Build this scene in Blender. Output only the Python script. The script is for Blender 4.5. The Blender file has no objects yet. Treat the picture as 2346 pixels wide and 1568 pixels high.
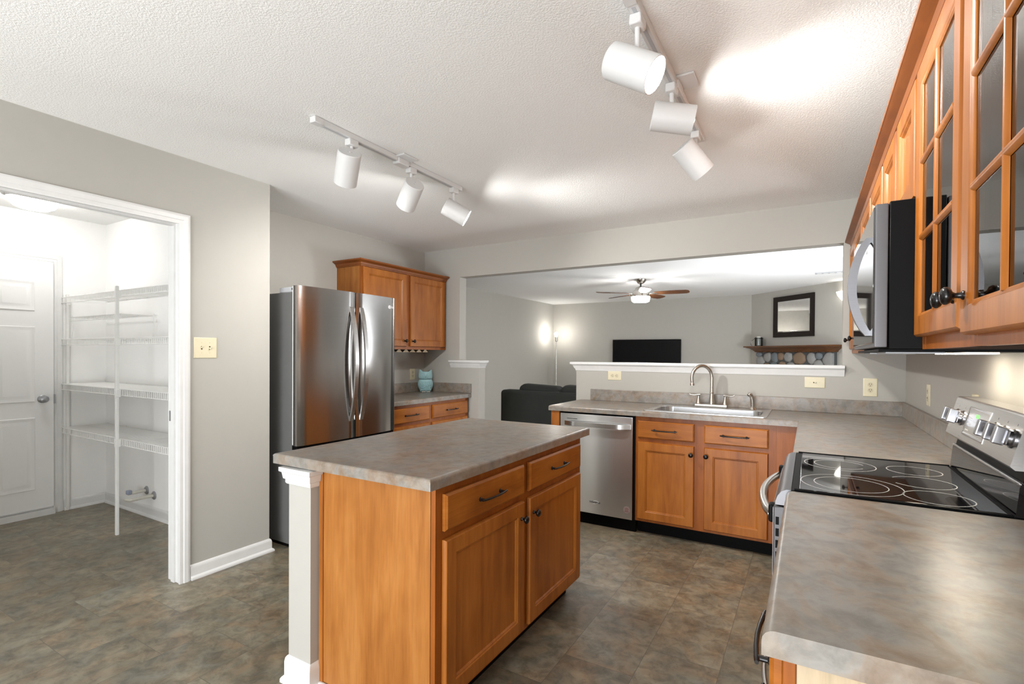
import bpy, bmesh, math, random
from mathutils import Vector, Matrix
random.seed(7)
PI = math.pi
S = bpy.context.scene
COL = S.collection

# ------------------------------------------------------------------ camera
F_PX, YAW, PITCH, ROLL, CX, CY, CAM_H = 1153.70, 30.4686, -0.4893, 0.3413, 1175.36, 821.78, 1.3253
IW, IH = 2346, 1568
cam_d = bpy.data.cameras.new('camera'); cam = bpy.data.objects.new('camera', cam_d); COL.objects.link(cam)
_y, _p, _r = math.radians(YAW), math.radians(PITCH), math.radians(ROLL)
_F = Vector((-math.sin(_y)*math.cos(_p), math.cos(_y)*math.cos(_p), math.sin(_p)))
_R = Vector((math.cos(_y), math.sin(_y), 0)); _U = _R.cross(_F)
_R, _U = _R*math.cos(_r)+_U*math.sin(_r), _U*math.cos(_r)-_R*math.sin(_r)
cam.matrix_world = Matrix(((_R.x, _U.x, -_F.x, 0), (_R.y, _U.y, -_F.y, 0), (_R.z, _U.z, -_F.z, CAM_H), (0, 0, 0, 1)))
cam_d.sensor_width = 36; cam_d.sensor_fit = 'HORIZONTAL'; cam_d.lens = F_PX*36/IW
cam_d.shift_x = -(CX-IW/2)/IW; cam_d.shift_y = (CY-IH/2)/IW
cam_d.clip_start = 0.02
S.camera = cam

# ------------------------------------------------------------------ world, exposure, added fill lights
w = bpy.data.worlds.new('world'); S.world = w; w.use_nodes = True
w.node_tree.nodes['Background'].inputs[0].default_value = (0.75, 0.85, 1.0, 1)
w.node_tree.nodes['Background'].inputs[1].default_value = 1.0
S.view_settings.view_transform = 'Standard'; S.view_settings.look = 'None'
S.view_settings.gamma = 1.0; S.view_settings.exposure = 1.18; S.view_settings.use_curve_mapping = False
S.cycles.max_bounces = 10; S.cycles.diffuse_bounces = 6; S.cycles.glossy_bounces = 5; S.cycles.transmission_bounces = 8
S.cycles.transparent_max_bounces = 12; S.cycles.sample_clamp_indirect = 6.0

def area_light(name, loc, direction, sx, sy, power, color):
    d = bpy.data.lights.new(name, 'AREA'); d.shape = 'RECTANGLE'; d.size = sx; d.size_y = sy; d.energy = power; d.color = color
    o = bpy.data.objects.new(name, d); COL.objects.link(o); o.location = loc
    o.rotation_euler = Vector(direction).to_track_quat('-Z', 'Y').to_euler()
    return o
FILL_TINT = (0.93, 0.96, 1.0)
# added fill lights with no seen source: patio side, upward, living room side
area_light('patio_fill', (-1.3, -2.90, 1.15), (0, 1, 0.05), 2.6, 2.0, 33, FILL_TINT)  # fill just inside the assumed patio door, added for overall brightness
area_light('ceiling_fill', (-1.2, -2.2, .55), (0, 1.25, 1), 3.0, 1.2, 62, (.98, .99, 1.0))  # added upward fill that brightens the ceiling; no lamp stands here
area_light('living_fill', (1.02, 6.6, 1.2), (-1, 0, 0.35), 0.9, 1.6, 68, (0.92, 0.96, 1.0))  # added side fill for the living room; no window is modelled here

# ------------------------------------------------------------------ node materials
def mat(name):
    m = bpy.data.materials.new(name); m.use_nodes = True
    nt = m.node_tree; b = nt.nodes['Principled BSDF']
    return m, nt, b
def N(nt, t, **k):
    n = nt.nodes.new(t)
    for a, v in k.items():
        if a.startswith('i_'):
            n.inputs[a[2:].replace('_', ' ')].default_value = v
        else: setattr(n, a, v)
    return n
def L(nt, a, b): nt.links.new(a, b)
def ramp(nt, fac, stops, interp='LINEAR'):
    r = nt.nodes.new('ShaderNodeValToRGB'); r.color_ramp.interpolation = interp
    e = r.color_ramp.elements
    while len(e) < len(stops): e.new(0.5)
    for el, (p, c) in zip(e, stops): el.position = p; el.color = (*c, 1) if len(c) == 3 else c
    L(nt, fac, r.inputs[0]); return r
def pos(nt, scale=(1, 1, 1), rnd=False):
    g = N(nt, 'ShaderNodeNewGeometry'); mp = N(nt, 'ShaderNodeMapping'); mp.inputs['Scale'].default_value = scale
    if rnd:
        oi = N(nt, 'ShaderNodeObjectInfo'); mul = N(nt, 'ShaderNodeMath', operation='MULTIPLY'); mul.inputs[1].default_value = 37.0
        L(nt, oi.outputs['Random'], mul.inputs[0])
        va = N(nt, 'ShaderNodeVectorMath', operation='ADD'); L(nt, g.outputs['Position'], va.inputs[0]); L(nt, mul.outputs[0], va.inputs[1])
        L(nt, va.outputs[0], mp.inputs['Vector'])
    else: L(nt, g.outputs['Position'], mp.inputs['Vector'])
    return mp.outputs['Vector']
def noise(nt, vec, scale, detail=4, rough=.55, dist=0.0):
    n = N(nt, 'ShaderNodeTexNoise'); n.inputs['Scale'].default_value = scale; n.inputs['Detail'].default_value = detail
    n.inputs['Roughness'].default_value = rough; n.inputs['Distortion'].default_value = dist
    L(nt, vec, n.inputs['Vector']); return n.outputs['Fac']
def bump(nt, b, h, strength, dist):
    n = N(nt, 'ShaderNodeBump'); n.inputs['Strength'].default_value = strength; n.inputs['Distance'].default_value = dist
    L(nt, h, n.inputs['Height']); L(nt, n.outputs[0], b.inputs['Normal'])
def mixc(nt, fac, a, b, mode='MIX'):
    m = N(nt, 'ShaderNodeMix', data_type='RGBA', blend_type=mode)
    for s, v in ((0, fac), (6, a), (7, b)):
        if hasattr(v, 'is_linked') or hasattr(v, 'links'): L(nt, v, m.inputs[s])
        else: m.inputs[s].default_value = (*v, 1) if isinstance(v, tuple) and len(v) == 3 else v
    return m.outputs[2]
def plain(name, c, rough=.5, metal=0, spec=.5, coat=0, bmp=None, var=.04):
    m, nt, b = mat(name); b.inputs['Roughness'].default_value = rough; b.inputs['Metallic'].default_value = metal
    b.inputs['Specular IOR Level'].default_value = spec; b.inputs['Coat Weight'].default_value = coat
    f = noise(nt, pos(nt), 14, 3)
    r = ramp(nt, f, [(0.2, tuple(x*(1-var) for x in c)), (0.8, tuple(min(1, x*(1+var)) for x in c))])
    L(nt, r.outputs[0], b.inputs['Base Color'])
    if bmp: bump(nt, b, noise(nt, pos(nt), bmp[0], 3), bmp[1], bmp[2])
    return m
def emit(name, c, s):
    m, nt, b = mat(name); nt.nodes.remove(b); e = N(nt, 'ShaderNodeEmission'); e.inputs[0].default_value = (*c, 1); e.inputs[1].default_value = s
    L(nt, e.outputs[0], nt.nodes['Material Output'].inputs[0]); return m

def m_ceiling(name, c, strength):
    m, nt, b = mat(name); b.inputs['Roughness'].default_value = .9; b.inputs['Specular IOR Level'].default_value = .2
    v = pos(nt); n1 = noise(nt, v, 130, 4, .6); n2 = noise(nt, v, 300, 2, .5)
    r = ramp(nt, n1, [(0.38, (0, 0, 0)), (0.62, (1, 1, 1))])
    a = N(nt, 'ShaderNodeMath', operation='ADD'); L(nt, r.outputs[0], a.inputs[0]); L(nt, n2, a.inputs[1])
    bump(nt, b, a.outputs[0], strength, .006)
    b.inputs['Base Color'].default_value = (*c, 1); return m
def m_wood(name, c1, c2, c3, vertical=True, horiz=None, rough=.36):
    m, nt, b = mat(name)
    sc = (9, 9, .8) if vertical else ((.8, .8, 9) if horiz is None else horiz)
    v = pos(nt, sc, True); n1 = noise(nt, v, 1.6, 6, .6, .7)
    v2 = pos(nt, (2, 2, 1.1), True); n2 = noise(nt, v2, 1.7, 3, .6, .5)
    a = N(nt, 'ShaderNodeMath', operation='MULTIPLY_ADD'); a.inputs[1].default_value = .55; L(nt, n1, a.inputs[0])
    k = N(nt, 'ShaderNodeMath', operation='MULTIPLY'); k.inputs[1].default_value = .45; L(nt, n2, k.inputs[0]); L(nt, k.outputs[0], a.inputs[2])
    r = ramp(nt, a.outputs[0], [(0.33, c1), (0.5, c2), (0.68, c3)])
    fine = noise(nt, pos(nt, (sc[0]*14, sc[1]*14, sc[2]*9) if vertical else (sc[0]*9, sc[1]*9, sc[2]*14), True), 1.2, 3, .6)
    fr = ramp(nt, fine, [(0.3, (.86, .86, .86)), (0.65, (1, 1, 1))])
    L(nt, mixc(nt, 1.0, r.outputs[0], fr.outputs[0], 'MULTIPLY'), b.inputs['Base Color'])
    b.inputs['Roughness'].default_value = rough; b.inputs['Coat Weight'].default_value = .06; b.inputs['Coat Roughness'].default_value = .25; b.inputs['Specular IOR Level'].default_value = .28
    return m
def m_counter(name):
    m, nt, b = mat(name); v = pos(nt)
    n1 = noise(nt, v, 5.0, 8, .62, .8); n2 = noise(nt, v, 22, 6, .65, .4); n3 = noise(nt, pos(nt, (1.3, .9, 1.1)), 7.5, 5, .6, 1.2)
    base = ramp(nt, n1, [(0.30, (0.166, 0.137, 0.108)), (0.46, (0.222, 0.189, 0.153)), (0.60, (0.262, 0.229, 0.192)), (0.75, (0.312, 0.280, 0.244))])
    tint = ramp(nt, n3, [(0.32, (0.233, 0.145, 0.088)), (0.47, (0.292, 0.243, 0.195)), (0.56, (0.265, 0.258, 0.244)), (0.72, (0.206, 0.212, 0.205))])
    c = mixc(nt, .58, base.outputs[0], tint.outputs[0])
    fr = ramp(nt, n2, [(0.36, (.76, .75, .74)), (0.58, (1.05, 1.05, 1.05))])
    L(nt, mixc(nt, 1.0, c, fr.outputs[0], 'MULTIPLY'), b.inputs['Base Color'])
    b.inputs['Roughness'].default_value = .33; b.inputs['Specular IOR Level'].default_value = .55
    bump(nt, b, noise(nt, v, 260, 2), .04, .002); return m
def m_floor(name):
    m, nt, b = mat(name); g = N(nt, 'ShaderNodeNewGeometry')
    mp = N(nt, 'ShaderNodeMapping'); mp.inputs['Rotation'].default_value = (0, 0, PI/2); mp.inputs['Location'].default_value = (0.0, .0, 0)
    sw = N(nt, 'ShaderNodeSeparateXYZ'); L(nt, g.outputs['Position'], sw.inputs[0])
    cb = N(nt, 'ShaderNodeCombineXYZ')
    ax = N(nt, 'ShaderNodeMath', operation='ADD'); ax.inputs[1].default_value = 10.31; L(nt, sw.outputs[1], ax.inputs[0])
    ay = N(nt, 'ShaderNodeMath', operation='ADD'); ay.inputs[1].default_value = 9.72; L(nt, sw.outputs[0], ay.inputs[0])
    L(nt, ax.outputs[0], cb.inputs[0]); L(nt, ay.outputs[0], cb.inputs[1])
    bt = N(nt, 'ShaderNodeTexBrick'); bt.offset = .5; bt.squash = 1; L(nt, cb.outputs[0], bt.inputs['Vector'])
    bt.inputs['Scale'].default_value = 1; bt.inputs['Brick Width'].default_value = .457; bt.inputs['Row Height'].default_value = .3035
    bt.inputs['Mortar Size'].default_value = .0011; bt.inputs['Mortar Smooth'].default_value = .2; bt.inputs['Bias'].default_value = 0
    bt.inputs['Color1'].default_value = (0, 0, 0, 1); bt.inputs['Color2'].default_value = (1, 1, 1, 1); bt.inputs['Mortar'].default_value = (.5, .5, .5, 1)
    bw = N(nt, 'ShaderNodeRGBToBW'); L(nt, bt.outputs['Color'], bw.inputs[0])
    sh = N(nt, 'ShaderNodeVectorMath', operation='SCALE'); sh.inputs['Scale'].default_value = 13.0; L(nt, bt.outputs['Color'], sh.inputs[0])
    va = N(nt, 'ShaderNodeVectorMath', operation='ADD'); L(nt, g.outputs['Position'], va.inputs[0]); L(nt, sh.outputs[0], va.inputs[1])
    n1 = noise(nt, va.outputs[0], 3.4, 7, .62, .6); n2 = noise(nt, va.outputs[0], 16, 6, .68, .5); n3 = noise(nt, va.outputs[0], 5.5, 4, .6, 1.0)
    base = ramp(nt, n1, [(0.28, (0.091, 0.075, 0.051)), (0.45, (0.175, 0.146, 0.103)), (0.58, (0.284, 0.243, 0.176)), (0.74, (0.421, 0.377, 0.286))])
    tint = ramp(nt, n3, [(0.30, (0.273, 0.177, 0.098)), (0.46, (0.224, 0.184, 0.129)), (0.60, (0.178, 0.177, 0.144)), (0.74, (0.193, 0.210, 0.195))])
    c = mixc(nt, .55, base.outputs[0], tint.outputs[0])
    fr = ramp(nt, n2, [(0.34, (.58, .57, .55)), (0.6, (1.12, 1.12, 1.10))])
    c = mixc(nt, 1.0, c, fr.outputs[0], 'MULTIPLY')
    tv = ramp(nt, bw.outputs[0], [(0, (.82, .82, .80)), (1, (1.16, 1.15, 1.13))]); c = mixc(nt, 1.0, c, tv.outputs[0], 'MULTIPLY')
    mort = ramp(nt, bt.outputs['Fac'], [(0, (0, 0, 0)), (1, (1, 1, 1))])
    c = mixc(nt, mort.outputs[0], c, (.10, .088, .068))
    L(nt, c, b.inputs['Base Color'])
    b.inputs['Roughness'].default_value = .33; b.inputs['Specular IOR Level'].default_value = .5
    mh = N(nt, 'ShaderNodeMath', operation='MULTIPLY_ADD'); mh.inputs[1].default_value = -1.0; L(nt, bt.outputs['Fac'], mh.inputs[0]); L(nt, n2, mh.inputs[2])
    bump(nt, b, mh.outputs[0], .12, .004); return m
def m_steel(name, c, rough, axis, aniso=.5, amp=.015, rot=.25):
    m, nt, b = mat(name); b.inputs['Metallic'].default_value = 1
    sc = {'v': (3, 3, 420), 'h': (3.0, 3.0, 420)}[axis]
    n = noise(nt, pos(nt, sc), 1.0, 2, .5)
    r = ramp(nt, n, [(0.3, tuple(x*.97 for x in c)), (0.7, tuple(min(1, x*1.03) for x in c))]); L(nt, r.outputs[0], b.inputs['Base Color'])
    rr = N(nt, 'ShaderNodeMapRange'); rr.inputs[3].default_value = rough-amp; rr.inputs[4].default_value = rough+amp; L(nt, n, rr.inputs[0]); L(nt, rr.outputs[0], b.inputs['Roughness'])
    b.inputs['Anisotropic'].default_value = aniso; b.inputs['Anisotropic Rotation'].default_value = rot
    t = N(nt, 'ShaderNodeTangent', direction_type='RADIAL', axis='Z'); L(nt, t.outputs[0], b.inputs['Tangent'])
    return m
def m_glass(name, tint=(1, 1, 1), ior=1.5, rough=0.0):
    m, nt, b = mat(name); nt.nodes.remove(b)
    t = N(nt, 'ShaderNodeBsdfTransparent'); t.inputs[0].default_value = (*tint, 1); g = N(nt, 'ShaderNodeBsdfGlossy'); g.inputs['Roughness'].default_value = rough
    fr = N(nt, 'ShaderNodeFresnel'); fr.inputs[0].default_value = ior; mx = N(nt, 'ShaderNodeMixShader')
    L(nt, fr.outputs[0], mx.inputs[0]); L(nt, t.outputs[0], mx.inputs[1]); L(nt, g.outputs[0], mx.inputs[2])
    L(nt, mx.outputs[0], nt.nodes['Material Output'].inputs[0]); return m

M = {}
M['wall'] = plain('greige_wall_paint', (.435, .422, .388), .75, spec=.25, bmp=(160, .05, .002), var=.012)
M['white_wall'] = plain('white_wall_paint', (.91, .91, .90), .7, spec=.25, bmp=(160, .05, .002), var=.01)
M['ceiling'] = m_ceiling('popcorn_ceiling', (.86, .86, .845), .3)
M['ceiling_smooth'] = m_ceiling('living_ceiling', (.84, .845, .85), .12)
M['trim'] = plain('white_trim_paint', (.74, .74, .73), .35, spec=.5)
M['door_white'] = plain('white_door_paint', (.86, .86, .855), .35, var=.01)
M['floor'] = m_floor('slate_vinyl_tile')
M['carpet'] = plain('beige_carpet', (.42, .37, .31), .95, spec=.1, bmp=(220, .6, .01))
WA, WB, WC = (.225, .064, .0075), (.36, .116, .0155), (.46, .166, .028)
M['wood'] = m_wood('maple_vertical_grain', WA, WB, WC)
M['wood_frame'] = m_wood('maple_face_frame', (.20, .052, .006), (.30, .085, .011), (.37, .120, .019))
M['wood_h'] = m_wood('maple_horizontal_grain', WA, WB, WC, vertical=False)
M['wood_panel'] = m_wood('maple_veneer_panel', (.245, .080, .0125), (.365, .138, .029), (.47, .205, .056))
M['wood_dark'] = m_wood('maple_crown', (.16, .046, .010), (.235, .072, .015), (.30, .100, .022), vertical=False)
M['wood_raw'] = m_wood('unfinished_side_panel', (.42, .32, .20), (.52, .41, .275), (.60, .49, .34), rough=.6)
M['mantel'] = m_wood('mantel_oak', (.07, .026, .009), (.115, .045, .015), (.17, .070, .025), vertical=False)
M['espresso'] = plain('espresso_frame', (.013, .008, .006), .5, spec=.25)
M['counter'] = m_counter('slate_laminate')
M['black'] = plain('black_plastic', (.003, .003, .0033), .5, spec=.10)
M['toe'] = plain('black_toe_kick', (.003, .003, .003), .5, spec=.06)
M['blackmetal'] = plain('oil_rubbed_bronze', (.005, .0045, .005), .22, metal=0, spec=.45, coat=.1)
M['steel'] = m_steel('brushed_stainless_vertical', (.43, .42, .415), .17, 'v', .85)
M['steel_light'] = m_steel('bright_brushed_stainless', (.74, .74, .75), .24, 'v', .85)
M['steel_h'] = m_steel('brushed_stainless_horizontal', (.56, .55, .54), .28, 'h', .3)
M['steel_side'] = plain('grey_appliance_side', (.20, .20, .197), .40, metal=.35, bmp=(300, .08, .001))
M['steel_dark'] = m_steel('dark_satin_steel', (.20, .20, .21), .45, 'h', .1)
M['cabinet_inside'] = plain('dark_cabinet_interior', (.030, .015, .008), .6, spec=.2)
M['dark_grey_steel'] = plain('dark_grey_steel', (.115, .113, .118), .42, metal=.4)
M['nickel'] = m_steel('brushed_nickel', (.60, .575, .53), .24, 'v', .2)
M['chrome'] = plain('satin_chrome', (.34, .34, .36), .28, metal=1)
M['sinksteel'] = m_steel('sink_stainless', (.72, .72, .72), .22, 'h', .3)
M['blackglass'] = plain('black_glass', (.003, .003, .004), .03, spec=.5, coat=.0)
M['darkmirror'] = plain('tinted_oven_glass', (.012, .013, .016), .03, spec=1.0, coat=1.0)
M['glass'] = m_glass('clear_glass', (.80, .82, .82), 1.9)
M['mirror'] = plain('mirror_silver', (.88, .88, .87), .02, metal=1)
M['ivory'] = plain('ivory_plastic', (.69, .63, .45), .35)
M['ivory_dark'] = plain('ivory_plastic_inset', (.60, .535, .37), .4)
M['slot'] = plain('socket_slot', (.03, .028, .025), .5)
M['whitemetal'] = plain('white_powder_coat', (.66, .66, .655), .42, var=.01)
M['wire'] = plain('white_vinyl_wire', (.82, .82, .80), .4)
M['owl'] = plain('aqua_glaze', (.40, .66, .72), .12, spec=.6, coat=.6)
M['sofa'] = plain('charcoal_upholstery', (.045, .048, .044), .9, spec=.15, bmp=(320, .5, .004))
M['screen'] = plain('television_glass', (.004, .004, .005), .12, spec=.5)
M['pipe'] = plain('pvc_pipe', (.62, .60, .54), .4)
M['blue_valve'] = plain('blue_grey_valve', (.30, .33, .42), .5)
M['mortar'] = plain('grey_mortar', (.075, .08, .082), .9, bmp=(90, .5, .006))
M['stone_a'] = plain('river_stone_grey', (.27, .27, .265), .75, bmp=(30, .4, .01))
M['stone_b'] = plain('river_stone_tan', (.22, .15, .10), .75, bmp=(30, .4, .01))
M['stone_c'] = plain('river_stone_blue', (.15, .17, .185), .75, bmp=(30, .4, .01))
M['ring'] = plain('burner_print', (.45, .45, .44), .35)
M['blade'] = m_wood('walnut_blade', (.05, .018, .006), (.09, .033, .011), (.14, .054, .018), vertical=False)
M['silver_logo'] = plain('silver_print', (.75, .75, .75), .3)
M['dark_logo'] = plain('dark_print', (.09, .09, .10), .4)
M['sticker'] = plain('mauve_sticker', (.26, .20, .185), .4)
M['sticker_ink'] = plain('red_brown_ink', (.16, .055, .045), .5)
M['lens'] = emit('spotlight_lens', (1.0, .98, .945), 34)
M['lens_bright'] = emit('spotlight_lens_island', (1.0, .985, .955), 62)
M['dome'] = emit('pantry_dome_glow', (1.0, .98, .95), 15)
M['fanlight'] = emit('fan_light_glow', (1.0, .975, .94), 55)
M['bulb'] = emit('floor_lamp_bulb', (1.0, .95, .88), 75)
M['sconce_glow'] = emit('sconce_shade_glow', (1.0, .95, .86), 2.6)
M['cooktop_lamp'] = emit('cooktop_lamp_lens', (1.0, .88, .70), 17)
M['green'] = emit('green_display_digits', (.20, .75, .16), 1.2)
M['candle'] = plain('candle_wax', (.75, .74, .68), .6)
M['duct'] = plain('grey_grille', (.45, .46, .48), .5)
M['brace'] = plain('dull_galvanised', (.40, .41, .43), .35, metal=.7)

# ------------------------------------------------------------------ mesh helpers (world coordinates)
class Frame:
    """origin + axes: maps (u, v, n) to the world"""
    def __init__(s, o, U, V, Nn): s.o = Vector(o); s.U = Vector(U); s.V = Vector(V); s.N = Vector(Nn)
    def __call__(s, u, v, n=0): return s.o + s.U*u + s.V*v + s.N*n
    def at(s, u, v, n=0): return Frame(s(u, v, n), s.U, s.V, s.N)
def FX(x, y, z): return Frame((x, y, z), (0, 1, 0), (0, 0, 1), (1, 0, 0))      # faces +X
def FNX(x, y, z): return Frame((x, y, z), (0, -1, 0), (0, 0, 1), (-1, 0, 0))   # faces -X
def FNY(x, y, z): return Frame((x, y, z), (1, 0, 0), (0, 0, 1), (0, -1, 0))    # faces -Y
ID = Frame((0, 0, 0), (1, 0, 0), (0, 1, 0), (0, 0, 1))
q2 = math.sqrt(.5)
def DIAG(t, z, off=0):                                                          # angled living-room corner wall
    o = Vector((-.971, 10.241, z)) + Vector((q2, -q2, 0))*t + Vector((-q2, -q2, 0))*off
    return Frame(o, (q2, -q2, 0), (0, 0, 1), (-q2, -q2, 0))

def new(): return bmesh.new()
def box(bm, a, b, bev=0, seg=1, fr=ID):
    (x0, y0, z0), (x1, y1, z1) = a, b
    x0, x1 = min(x0, x1), max(x0, x1); y0, y1 = min(y0, y1), max(y0, y1); z0, z1 = min(z0, z1), max(z0, z1)
    vs = [bm.verts.new(fr(x, y, z)) for z in (z0, z1) for y in (y0, y1) for x in (x0, x1)]
    fs = [bm.faces.new([vs[i] for i in f]) for f in ((0, 2, 3, 1), (4, 5, 7, 6), (0, 1, 5, 4), (2, 6, 7, 3), (0, 4, 6, 2), (1, 3, 7, 5))]
    if bev > 0:
        ed = list({e for f in fs for e in f.edges})
        bmesh.ops.bevel(bm, geom=ed, offset=bev, segments=seg, affect='EDGES', profile=.5)
    return bm
def loft(bm, rings, closed=True, cap0=True, cap1=True):
    rv = [[bm.verts.new(p) for p in r] for r in rings]; n = len(rv[0])
    for a, b in zip(rv, rv[1:]):
        for i in range(n if closed else n-1):
            j = (i+1) % n
            bm.faces.new((a[i], a[j], b[j], b[i]))
    if closed and cap0: bm.faces.new(rv[0][::-1])
    if closed and cap1: bm.faces.new(rv[-1])
    return rv
def tube(bm, pts, r, seg=10, caps=True):
    pts = [Vector(p) for p in pts]; rs = r if isinstance(r, (list, tuple)) else [r]*len(pts)
    rings = []; up = None
    for i, p in enumerate(pts):
        t = ((pts[i+1]-p) if i == 0 else (p-pts[i-1]) if i == len(pts)-1 else (pts[i+1]-p).normalized()+(p-pts[i-1]).normalized()).normalized()
        if up is None:
            up = t.orthogonal().normalized()
        up = (up-t*up.dot(t)).normalized(); sd = t.cross(up)
        rings.append([p+(up*math.cos(2*PI*k/seg)+sd*math.sin(2*PI*k/seg))*rs[i] for k in range(seg)])
    loft(bm, rings, True, caps, caps); return bm
def ribbon(bm, pts, wv, tv, hw, ht):
    """rectangular bar along pts, half width along wv, half thickness along tv"""
    wv, tv = Vector(wv), Vector(tv)
    loft(bm, [[Vector(p)+wv*a*hw+tv*b*ht for a, b in ((-1, -1), (1, -1), (1, 1), (-1, 1))] for p in pts]); return bm
def lathe(bm, prof, fr=ID, seg=24, capped=True):
    rings = [[fr(r*math.cos(2*PI*k/seg), r*math.sin(2*PI*k/seg), h) for k in range(seg)] for r, h in prof]
    loft(bm, rings, True, capped, capped); return bm
def prism(bm, poly, h0, h1, fr=ID):
    loft(bm, [[fr(u, v, h0) for u, v in poly], [fr(u, v, h1) for u, v in poly]]); return bm
def rectrings(bm, w, h, rings, fr, solid=True):
    rr = [[fr(i, i, d), fr(w-i, i, d), fr(w-i, h-i, d), fr(i, h-i, d)] for i, d in rings]
    rr = [[fr(i, i, d), fr(w-i, i, d), fr(w-i, h-i, d), fr(i, h-i, d)] for i, d in rings]
    if solid: loft(bm, [[p for p in r] for r in rr])
    else:
        rv = [[bm.verts.new(p) for p in r] for r in rr]
        for a, b in zip(rv, rv[1:]+rv[:1]):
            for i in range(4): bm.faces.new((a[i], a[(i+1) % 4], b[(i+1) % 4], b[i]))
    return bm
def sweepz(bm, path, prof, closed=False, side=1):
    """moulding profile [(outward, z)] swept along a plan path with mitred corners"""
    P = [Vector((x, y, 0)) for x, y in path]; n = len(P); rings = []
    for i in range(n):
        d0 = (P[i]-P[i-1]).normalized() if (i > 0 or closed) else None
        d1 = (P[(i+1) % n]-P[i]).normalized() if (i < n-1 or closed) else None
        if d0 is None: d0 = d1
        if d1 is None: d1 = d0
        n0 = Vector((d0.y, -d0.x, 0))*side; n1 = Vector((d1.y, -d1.x, 0))*side
        mt = (n0+n1).normalized(); mt = mt/max(.2, mt.dot(n0))
        rings.append([P[i]+mt*o+Vector((0, 0, z)) for o, z in prof])
    if closed: rings.append(rings[0])
    loft(bm, rings, True, not closed, not closed); return bm
def obj(name, bm, m, parent=None, label=None, smooth=41):
    bmesh.ops.remove_doubles(bm, verts=bm.verts, dist=1e-6)
    bmesh.ops.recalc_face_normals(bm, faces=bm.faces)
    me = bpy.data.meshes.new(name); bm.to_mesh(me); bm.free()
    for p in me.polygons: p.use_smooth = True
    me.set_sharp_from_angle(angle=math.radians(smooth))
    for k in (m if isinstance(m, (list, tuple)) else [m]): me.materials.append(k)
    o = bpy.data.objects.new(name, me); COL.objects.link(o)
    wn = o.modifiers.new('weighted_normals', 'WEIGHTED_NORMAL'); wn.keep_sharp = True; wn.weight = 100
    if parent is not None: attach(o, parent)
    if label: o['label'] = label
    return o
def world_loc(o):
    v = Vector(o.location) if o.type == 'EMPTY' else Vector((0, 0, 0))
    return v
def attach(o, p):
    o.parent = p
    if p.type == 'EMPTY': o.matrix_parent_inverse = Matrix.Translation(-Vector(p.location))
def thing(name, label, cat, loc, group=None):
    o = bpy.data.objects.new(name, None); o.empty_display_size = .1; COL.objects.link(o); o.location = loc
    o['label'] = label; o['category'] = cat; o['kind'] = 'thing'
    if group: o['group'] = group
    return o
def tag(o, label, cat, group=None):
    o['label'] = label; o['category'] = cat; o['kind'] = 'thing'
    if group: o['group'] = group
    return o
def struct(name, bm, m, label=None, cat=None, parent=None, smooth=41):
    o = obj(name, bm, m, parent, label, smooth)
    if parent is None:
        o['kind'] = 'structure'
        if cat: o['category'] = cat
    return o
def bx(name, a, b, m, parent=None, bev=0, seg=1, label=None):
    return obj(name, box(new(), a, b, bev, seg), m, parent, label)
def sbx(name, a, b, m, label, cat): return struct(name, box(new(), a, b), m, label, cat)
def dup(root, delta, label, group=None):
    c = root.copy(); COL.objects.link(c); c.location = Vector(root.location)+Vector(delta); c['label'] = label
    if group: c['group'] = group
    for ch in list(root.children):
        k = ch.copy(); COL.objects.link(k); k.parent = c
        for g in list(ch.children):
            s = g.copy(); COL.objects.link(s); s.parent = k
    return c
def text(name, body, size, fr, m, parent, depth=.0006, bold=0.0, label=None, shear=0.0, align='CENTER'):
    cu = bpy.data.curves.new('lettering', 'FONT'); cu.body = body; cu.size = size; cu.extrude = depth; cu.offset = bold; cu.shear = shear
    cu.align_x = align; cu.align_y = 'CENTER'
    t = bpy.data.objects.new('lettering', cu); COL.objects.link(t)
    bpy.context.view_layer.update()
    me = bpy.data.meshes.new_from_object(t.evaluated_get(bpy.context.evaluated_depsgraph_get()))
    bpy.data.objects.remove(t); bpy.data.curves.remove(cu)
    for v in me.vertices: v.co = fr(v.co.x, v.co.y, v.co.z+depth)
    me.name = name; me.materials.clear(); me.materials.append(m)
    o = bpy.data.objects.new(name, me); COL.objects.link(o); attach(o, parent)
    if label: o['label'] = label
    return o

# ------------------------------------------------------------------ cabinet pieces
def door_panel(parent, fr, w, h, m=None, name='door', t=.02, fw=.057):
    bm = new()
    rectrings(bm, w, h, [(.002, 0), (0, .002), (0, t-.006), (.005, t), (fw, t), (fw+.004, t-.004), (fw+.007, t-.004), (fw+.012, t-.010), (fw+.012, t-.0105)], fr)
    return obj(name, bm, m or M['wood'], parent)
def drawer_front(parent, fr, w, h, m=None, t=.02, name='drawer'):
    bm = new()
    rectrings(bm, w, h, [(.002, 0), (0, .002), (0, t-.007), (.003, t-.005), (.008, t), (.012, t)], fr)
    return obj(name, bm, m or M['wood_h'], parent)
def knob(parent, fr):
    """round knob standing out along fr.N"""
    bm = new()
    lathe(bm, [(.0085, 0), (.0085, .002), (.0055, .005), (.0048, .012), (.007, .016), (.0135, .019), (.0165, .024), (.0165, .028), (.0135, .032), (.007, .0345), (.0015, .035)], fr, 20)
    return obj('knob', bm, M['blackmetal'], parent)
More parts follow.
